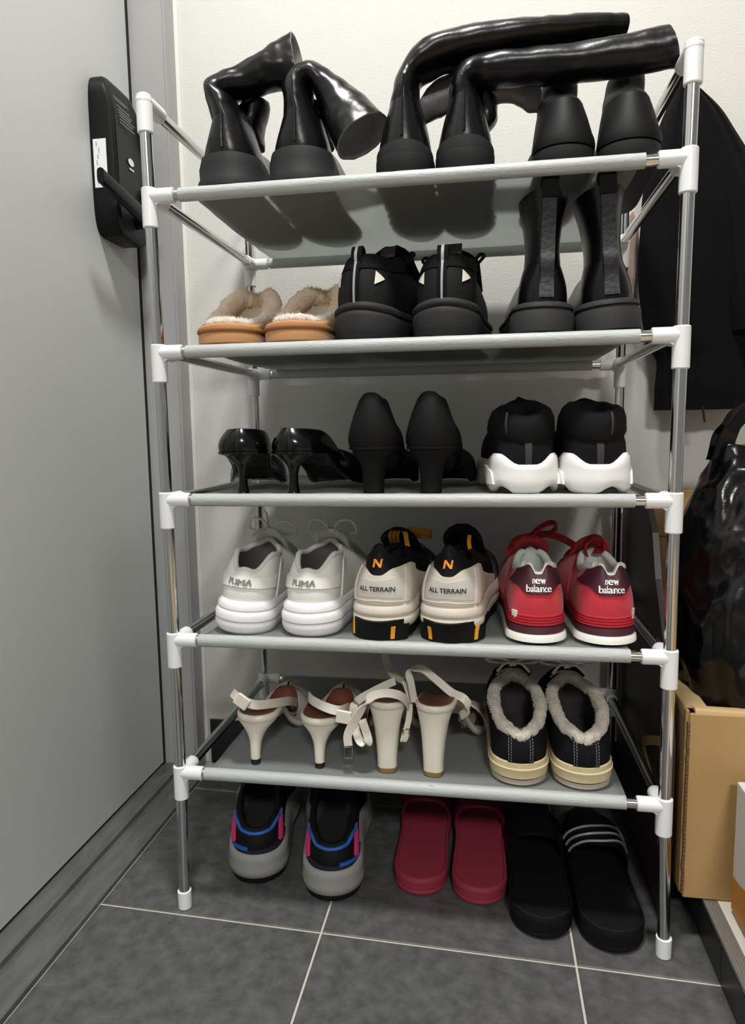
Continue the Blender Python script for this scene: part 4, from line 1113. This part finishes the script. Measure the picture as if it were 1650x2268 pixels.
# middle pair: rounded heel counters, long shafts laid out to the right
tall_boot((.298,.003,SH[1]), 'tall black boot with the upper of two long shafts laid out to the right',
    [((.000,.048,.096),(.0160,0,0),(0,.040,0)), ((.002,.046,.111),(.0140,0,-.003),(0,.034,0)), ((.008,.048,.124),(.0115,0,-.008),(0,.030,0)), ((.022,.050,.137),(.010,0,-.015),(0,.032,0)),
     ((.046,.053,.147),(.006,0,-.018),(0,.031,0)), ((.090,.058,.155),(.003,0,-.0185),(0,.029,0)), ((.155,.066,.161),(.002,0,-.0165),(0,.027,0)), ((.215,.076,.165),(.001,0,-.0150),(-.003,.025,0)), ((.244,.082,.166),(.001,0,-.0142),(-.006,.023,0))],
    None, .0335, .03, .0016, [([((.006,.074,.090),(.008,0,.010),(0,.016,0)),((.020,.084,.104),(.006,0,.022),(0,.016,0)),((.046,.086,.116),(.002,0,.022),(0,.015,0)),((.078,.084,.130),(.001,0,.017),(0,.012,0)),((.104,.080,.142),(0,0,.008),(0,.008,0))], True)], True, 'black tall boots in the middle',
    [(.0,-.0005,.050),(.001,.0085,.080),(.003,.0095,.100),(.006,.011,.116)])
tall_boot((.367,.003,SH[1]), 'tall black boot with the lower long shaft reaching the right rack post',
    [((-.002,.048,.092),(.0165,0,0),(0,.040,0)), ((-.003,.044,.102),(.0145,0,-.003),(0,.034,0)), ((.004,.044,.112),(.012,0,-.010),(0,.032,0)), ((.022,.046,.1185),(.006,0,-.0165),(0,.028,0)),
     ((.058,.046,.1195),(.001,0,-.0175),(0,.025,0)), ((.110,.046,.1185),(.001,0,-.0190),(0,.024,0)), ((.165,.044,.1200),(.002,0,-.0200),(0,.023,0)), ((.205,.042,.1225),(.004,0,-.0205),(0,.022,0)), ((.222,.041,.1235),(.007,0,-.0200),(0,.021,0))],
    None, .0335, .03, .0016, [([((.016,.070,.060),(.008,0,.003),(0,.016,0)),((.026,.078,.080),(.012,0,0),(0,.017,0)),((.022,.074,.100),(.014,0,0),(0,.016,0)),((.014,.066,.108),(.010,0,0),(0,.012,0))], False),
      ([((.020,.076,.106),(.0,0,.012),(0,.012,0)),((.052,.084,.112),(.0,0,.012),(0,.012,0)),((.072,.090,.109),(.0,0,.018),(0,.010,0)),((.088,.092,.105),(.0,0,.016),(0,.007,0))], True)], True, 'black tall boots in the middle',
    [(.0,-.0005,.050),(-.001,.0085,.078),(-.002,.009,.096),(-.001,.010,.106)])
# right pair: matte ankle boots
def ankle_boot(loc, yaw, label):
    t = thing('ankle_boot', label, 'ankle boot', loc, yaw, 0, 'matte black ankle boots')
    ft = Foot(.255, .0335, .033, .034)
    U = Upper(ft, tz(.020), .001, .46, (.064,.046,.0255), [(0,.074),(1,.074)], [(0,.074),(.3,.069),(.6,.057),(.88,.048),(1,.032)], .002, (.25,.95))
    boot_foot(t, ft, [(-.003, tz(0)), (0, tz(.003)), (0, tz(.018)), (-.003, tz(.020))], tz(.02), U, m_dleather, m_rubber, False)
    U.patch('heel_counter', m_dleather, t, -.24, .24, .0, lambda a: .55-.50*(abs(a)/.24)**2.2, .0016, 28, 8)
    shaft('shaft', m_dleather, t, [((0,.064,.0740),(.0255,0,0),(0,.046,0)),((.001,.080,.0870),(.0242,0,0),(0,.039,0)),((.003,.105,.1020),(.0230,0,0),(0,.029,0)),((.005,.110,.1180),(.0220,0,0),(0,.028,0)),((.006,.112,.1260),(.0210,0,0),(0,.027,0))], 5, 40, .0006, 40, 2, False)
    return t
ankle_boot((.478,.006,SH[1]), 3, 'matte black ankle boot under the long boot shaft, left of its pair')
ankle_boot((.5455,.006,SH[1]), -2, 'matte black ankle boot under the long boot shaft, nearest the right post')
# pull-on boots on the second shelf
def chelsea(loc, yaw, roll, label):
    t = thing('chelsea_boot', label, 'ankle boot', loc, yaw, roll, 'glossy pull on boots')
    ft = Foot(.258, .0350, .034, .0365)
    so = boot_foot(t, ft, [(-.003, tz(0)), (.001, tz(.003)), (.001, tz(.024)), (-.002, tz(.0275)), (-.0025, tz(.0285)), (.0, tz(.0295)), (-.001, tz(.0335)), (-.006, tz(.036))], tz(.034), None or Upper(ft, tz(.034), .008, .44, (.050,.042,.0205), [(0,.078),(.5,.080),(1,.088)], [(0,.088),(.3,.078),(.6,.062),(.88,.052),(1,.040)], .002, (.5,.95)), m_leather, m_hs, False)
    st = [((0,.050,.0785),(.0205,0,0),(0,.0425,0)),((0,.052,.098),(.0190,0,0),(0,.044,0)),((0,.055,.125),(.0215,0,0),(0,.048,0)),((0,.058,.156),(.0275,0,0),(0,.0535,0))]
    shaft('shaft', m_leather, t, st, 6, 44, .0006, 40, loc[0]*9, True, m_in=m_inleather)
    S = nspline([tuple(c)+tuple(u)+tuple(v) for c, u, v in st], 6)
    bk = [Vector(q[:3])-Vector(q[6:9]) for q in S]
    b = B(); b.ribbon([Vector((0,.0055,.040)), Vector((0,.0065,.060))]+[p+Vector((0,-.0012,0)) for p in bk[::4]], .0145, .0022, (1,0,0)); b.build('back_strip', m_leather, t)
    for s in (-1, 1):
        b = B(); b.tube([(s*.0074,.0060,.040), (s*.0074,.0080,.060)]+[p+Vector((s*.0074,-.0008,0)) for p in bk[::4]], .0009, 6, smooth=3); b.build('piping', m_leather, t)
    T = bk[-1]
    b = B(); b.ribbon([T+Vector((0,-.002,-.010)), T+Vector((0,-.0035,.004)), T+Vector((0,.000,.0125)), T+Vector((0,.006,.009)), T+Vector((0,.007,-.004))], .018, .0024, (1,0,0)); b.build('pull_tab', m_gore, t)
    return t
chelsea((.4575,.003,SH[2]), 4, 1, 'glossy black pull on boot beside the hiking trainer')
chelsea((.5310,.003,SH[2]), 2, -4.0, 'glossy black pull on boot nearest the hanging coat')

# ------------------------------------------------------------------ things beside the rack
m_coat = M('black_wool_coat', (4,4,5), .95, bump=(500,.3), spec=.2); m_zip = M('dark_zip', (40,40,42), .35, .6)
coat = thing('coat', 'black coat hanging on the wall to the right of the rack', 'coat', (.70,.355,.653))
def cloth_tube(b, rows, n=72, fold=.006, seed=0.0, nf=9, hem=0.0):
    R = []
    for (x, y, z, hx, hy) in nspline(rows, 6):
        r_ = []
        for j in range(n):
            f = 2*pi*j/n; c, s_ = cos(f), sin(f)
            k = 1+fold/hx*.35*sin(nf*f+seed+z*9)
            p = Vector((x+hx*(abs(c)**.8)*(1 if c >= 0 else -1)*k, y+hy*(abs(s_)**.8)*(1 if s_ >= 0 else -1)*(1+fold/hy*.5*sin(nf*1.3*f+seed*2+z*7)), z))
            p.x += fold*.6*nz(p, 14, seed); p.y += fold*.4*nz(p, 17, seed+4)
            r_.append(p)
        R.append(r_)
    b.loft(R); return b
# rows are local: (x, y, z, half width, half depth)
cb = cloth_tube(B(), [(.022,0,.000,.070,.024),(.022,0,.035,.070,.025),(.022,0,.075,.0685,.027),(.016,0,.105,.079,.030),(.014,0,.16,.086,.033),(.012,0,.24,.088,.034),(.010,0,.31,.084,.034),(.004,0,.37,.069,.033),(-.004,0,.42,.048,.030),(-.012,0,.462,.022,.022),(-.016,.006,.488,.006,.012)], 84, .006, 1.2)
cb.build('coat_body', m_coat, coat)
sv = cloth_tube(B(), [(.076,-.030,.115,.022,.015),(.074,-.030,.15,.024,.017),(.070,-.027,.22,.026,.018),(.060,-.022,.30,.026,.018),(.040,-.015,.37,.020,.015)], 40, .004, 3.3, 5)
sv.build('sleeve', m_coat, coat)
zb_ = B(); zb_.tube([(.018,-.026,.004),(.019,-.027,-.008),(.021,-.027,-.020)], .0017, 8); zb_.build('zip_pull', m_zip, coat)
hk = thing('coat_hook', 'small steel coat hook on the wall behind the coat collar', 'hook', (.684,WY,1.142))
B().box(-.012,.012,-.004,-.0002,-.02,.02,.001).build('hook_plate', m_steel, hk)
B().tube([(0,-.004,.006),(0,-.030,.004),(0,-.038,.012)], .0035, 10, smooth=5).build('hook_arm', m_steel, hk)
m_pink = M('pale_pink_cloth', (206,178,168), .9, bump=(300,.4))
pk = cloth_tube(B(), [(.612,.385,.775,.008,.006),(.613,.384,.84,.010,.008),(.615,.382,.90,.011,.009),(.618,.382,.945,.009,.008),(.620,.384,.962,.004,.005)], 30, .002, 2.0, 4).build('cloth', m_pink)
tag(pk, 'pale pink cloth hanging between the back rack pole and the black coat', 'cloth')

# cardboard box on the raised floor
m_card = M('cardboard', (176,142,92), .8, bump=(250,.15), var=(9,.4,(160,126,78)), stretch=(1,1,.4)); m_cardd = M('cardboard_edge', (112,84,56), .9, bump=(500,.6)); m_cardl = M('cardboard_inside', (196,166,120), .85)
bx = thing('cardboard_box', 'open brown cardboard box holding the black plastic bag', 'cardboard box', (.628,.03,.0560))
def wall_panel(name, x0, x1, y0, y1, z0, z1, parent=bx, m=m_card): return B().box(x0,x1,y0,y1,z0,z1,.0012).build(name, m, parent, False)
BW, BD, BH = .27, .235, .237
wall_panel('front_panel', .0035, BW, 0, .0045, 0, BH-.003); wall_panel('side_panel', 0, .0045, .003, BD, .004, BH)
wall_panel('back_panel', .0045, BW, BD-.0045, BD, 0, BH); wall_panel('side_panel', BW-.0045, BW, .0045, BD-.0045, 0, BH); wall_panel('bottom_panel', .0045, BW-.0045, .0045, BD-.0045, 0, .005)
# front and side flaps folded inward: rounded fold and slanting flap
def fold_flap(axis):
    R = []
    for (d, z) in ((.0002,BH-.012),(.0,BH-.003),(.0012,BH+.0006),(.004,BH+.0022),(.012,BH+.0014),(.030,BH-.004),(.034,BH-.020),(.032,BH-.022),(.028,BH-.008),(.012,BH-.002),(.0046,BH-.002),(.0046,BH-.012)):
        if axis == 'x': R.append([(.010,d,z),(.05,d,z-.0008),(.12,d,z-.0018),(BW-.006,d,z)])
        else: R.append([(d-.0004,.012,z+.001),(d-.0004,.08,z+.0025),(d-.0004,BD-.006,z)])
    b = B(); n = len(R[0]); V = [p for r in R for p in r]; F = []
    k = len(R)
    for i in range(k):
        for j in range(n-1): F.append((i*n+j, i*n+j+1, ((i+1) % k)*n+j+1, ((i+1) % k)*n+j))
    F.append(tuple(i*n for i in range(k))); F.append(tuple(i*n+n-1 for i in range(k))[::-1])
    return mesh('flap', V, F, m_cardl, bx, True, 40)
fold_flap('x'); fold_flap('y')
cr = B(); 
for i in range(40):
    z = .006+(BH-.02)*i/40; w_ = .0012*nz((0,0,z), 90, 3)
    cr.box(.0015+w_, .0042+w_, -.0008, .003, z, z+(BH-.02)/40+.0005)
cr.build('torn_edge', m_cardd, bx, False)

m_bag = M('black_plastic_film', (7,7,8), .2, bump=(34,.45), spec=.4)
bag = thing('plastic_bag', 'shiny black plastic carrier bag standing in the cardboard box', 'plastic bag', (.745,.145,.0625))
R = []
for (x, y, z, hx, hy) in nspline([(0,0,0,.070,.075),(0,0,.03,.088,.088),(0,0,.12,.094,.092),(-.002,0,.235,.098,.094),(-.003,0,.30,.102,.094),(-.002,0,.36,.104,.088),(.000,.0,.42,.098,.074),(.004,0,.475,.086,.052),(.008,0,.515,.078,.034),(.010,0,.540,.070,.022)], 6):
    r_ = []
    for j in range(96):
        f = 2*pi*j/96; c, s_ = cos(f), sin(f)
        p = Vector((x+hx*(abs(c)**.75)*(1 if c >= 0 else -1), y+hy*(abs(s_)**.75)*(1 if s_ >= 0 else -1), z))
        dn = Vector((c, s_, 0)); q = Vector((p.x, p.y, p.z*.55))
        rdg = abs(nz(q, 26, 1.0))*-.016+abs(nz(q, 60, 4.0))*-.006+.006
        if z < .225: rdg = min(rdg, 0)*.35
        p = p+dn*rdg; p.z += .008*nz(q, 30, 8.0)*sm((z-.05)/.1); r_.append(p)
    R.append(r_)
B().loft(R).build('bag_body', m_bag, bag, True, 60)
for sx, sy in ((-1, -.012), (-1, .012)):
    b = B(); b.ribbon([(-.058,sy,.520),(-.052,sy,.552),(-.034,sy,.580),(-.010,sy,.592),(.014,sy,.586),(.032,sy,.562),(.040,sy,.524)], lambda f: .030-.014*sin(pi*f), .002, [(1,.3,0),(.8,.4,-.6),(0,.4,-1),(-.6,.4,-.9),(-1,.3,0)], 8)
    b.v = [tuple(Vector(v)+Vector((0, .006*nz(v, 60, sy*100), .004*nz(v, 70, 3)))) for v in b.v]
    b.build('bag_handle', m_bag, bag)

# printed carton and cardboard sheet at the frame edge
ct = thing('printed_carton', 'white and orange printed carton at the right edge by the step', 'carton', (.681,-.160,.0605))
B().box(0,.12,0,.172,0,.158,.001).build('carton_body', M('carton_white', (214,212,214), .6), ct, False)
m_cor = M('carton_orange', (196,128,52), .6)
V = [(-.0004,.1715,.001),(-.0004,.001,.001),(-.0004,.001,.10)]+[(-.0004,.001+.1705*i/10,.10-.058*sin(pi/2*i/10)**2) for i in range(1, 11)]
mesh('orange_print', V, [tuple(range(len(V)))], m_cor, ct, False)
sheet = B().box(.690,.86,-.24,.012,.0552,.0598,.0008).build('cardboard_sheet', m_card, None, False); tag(sheet, 'torn flat cardboard sheet lying on the step under the carton', 'cardboard')

# flattened carton and dark board standing behind the box, tan strap
fl = thing('flattened_carton', 'flattened brown carton leaning on the back wall behind the plastic bag', 'cardboard', (.648,.372,.0548))
B().box(0,.120,0,.005,0,.470,.001).build('carton_sheet', m_card, fl, False)
B().box(.010,.012,-.0006,0,.02,.25).build('crease', m_cardd, fl, False)
B().box(.022,.060,-.0006,0,.395,.3965).build('slit', m_cardd, fl, False)
B().box(.0,.09,-.006,-.0008,0,.255,.001).build('lower_flap', m_card, fl, False)
m_board = M('dark_brown_board', (44,36,32), .45, var=(8,.5,(34,28,26)))
pts = [(.372,0),(.372,.500),(.27,.525),(.215,.533),(.165,.486),(.140,.428),(.090,.36),(.058,.29),(.046,.24),(.046,0)]
bo = B().loft([[(x,y,z) for y, z in pts] for x in (.6135,.6145,.6205,.6215)]).build('board', m_board, None, False)
tag(bo, 'dark brown slanted board standing between the rack and the cardboard box', 'board')
m_strap = M('tan_strap', (158,124,86), .7, bump=(400,.3))
sp = B().ribbon([(.6112,.083,.150),(.6112,.122,.164),(.6112,.160,.181),(.6112,.165,.190),(.6112,.148,.201),(.6112,.104,.222),(.6112,.064,.238)], .012, .003, (0,.5,.85), 6).build('strap', m_strap, None)
tag(sp, 'tan strap loop against the dark board beside the rack', 'strap')
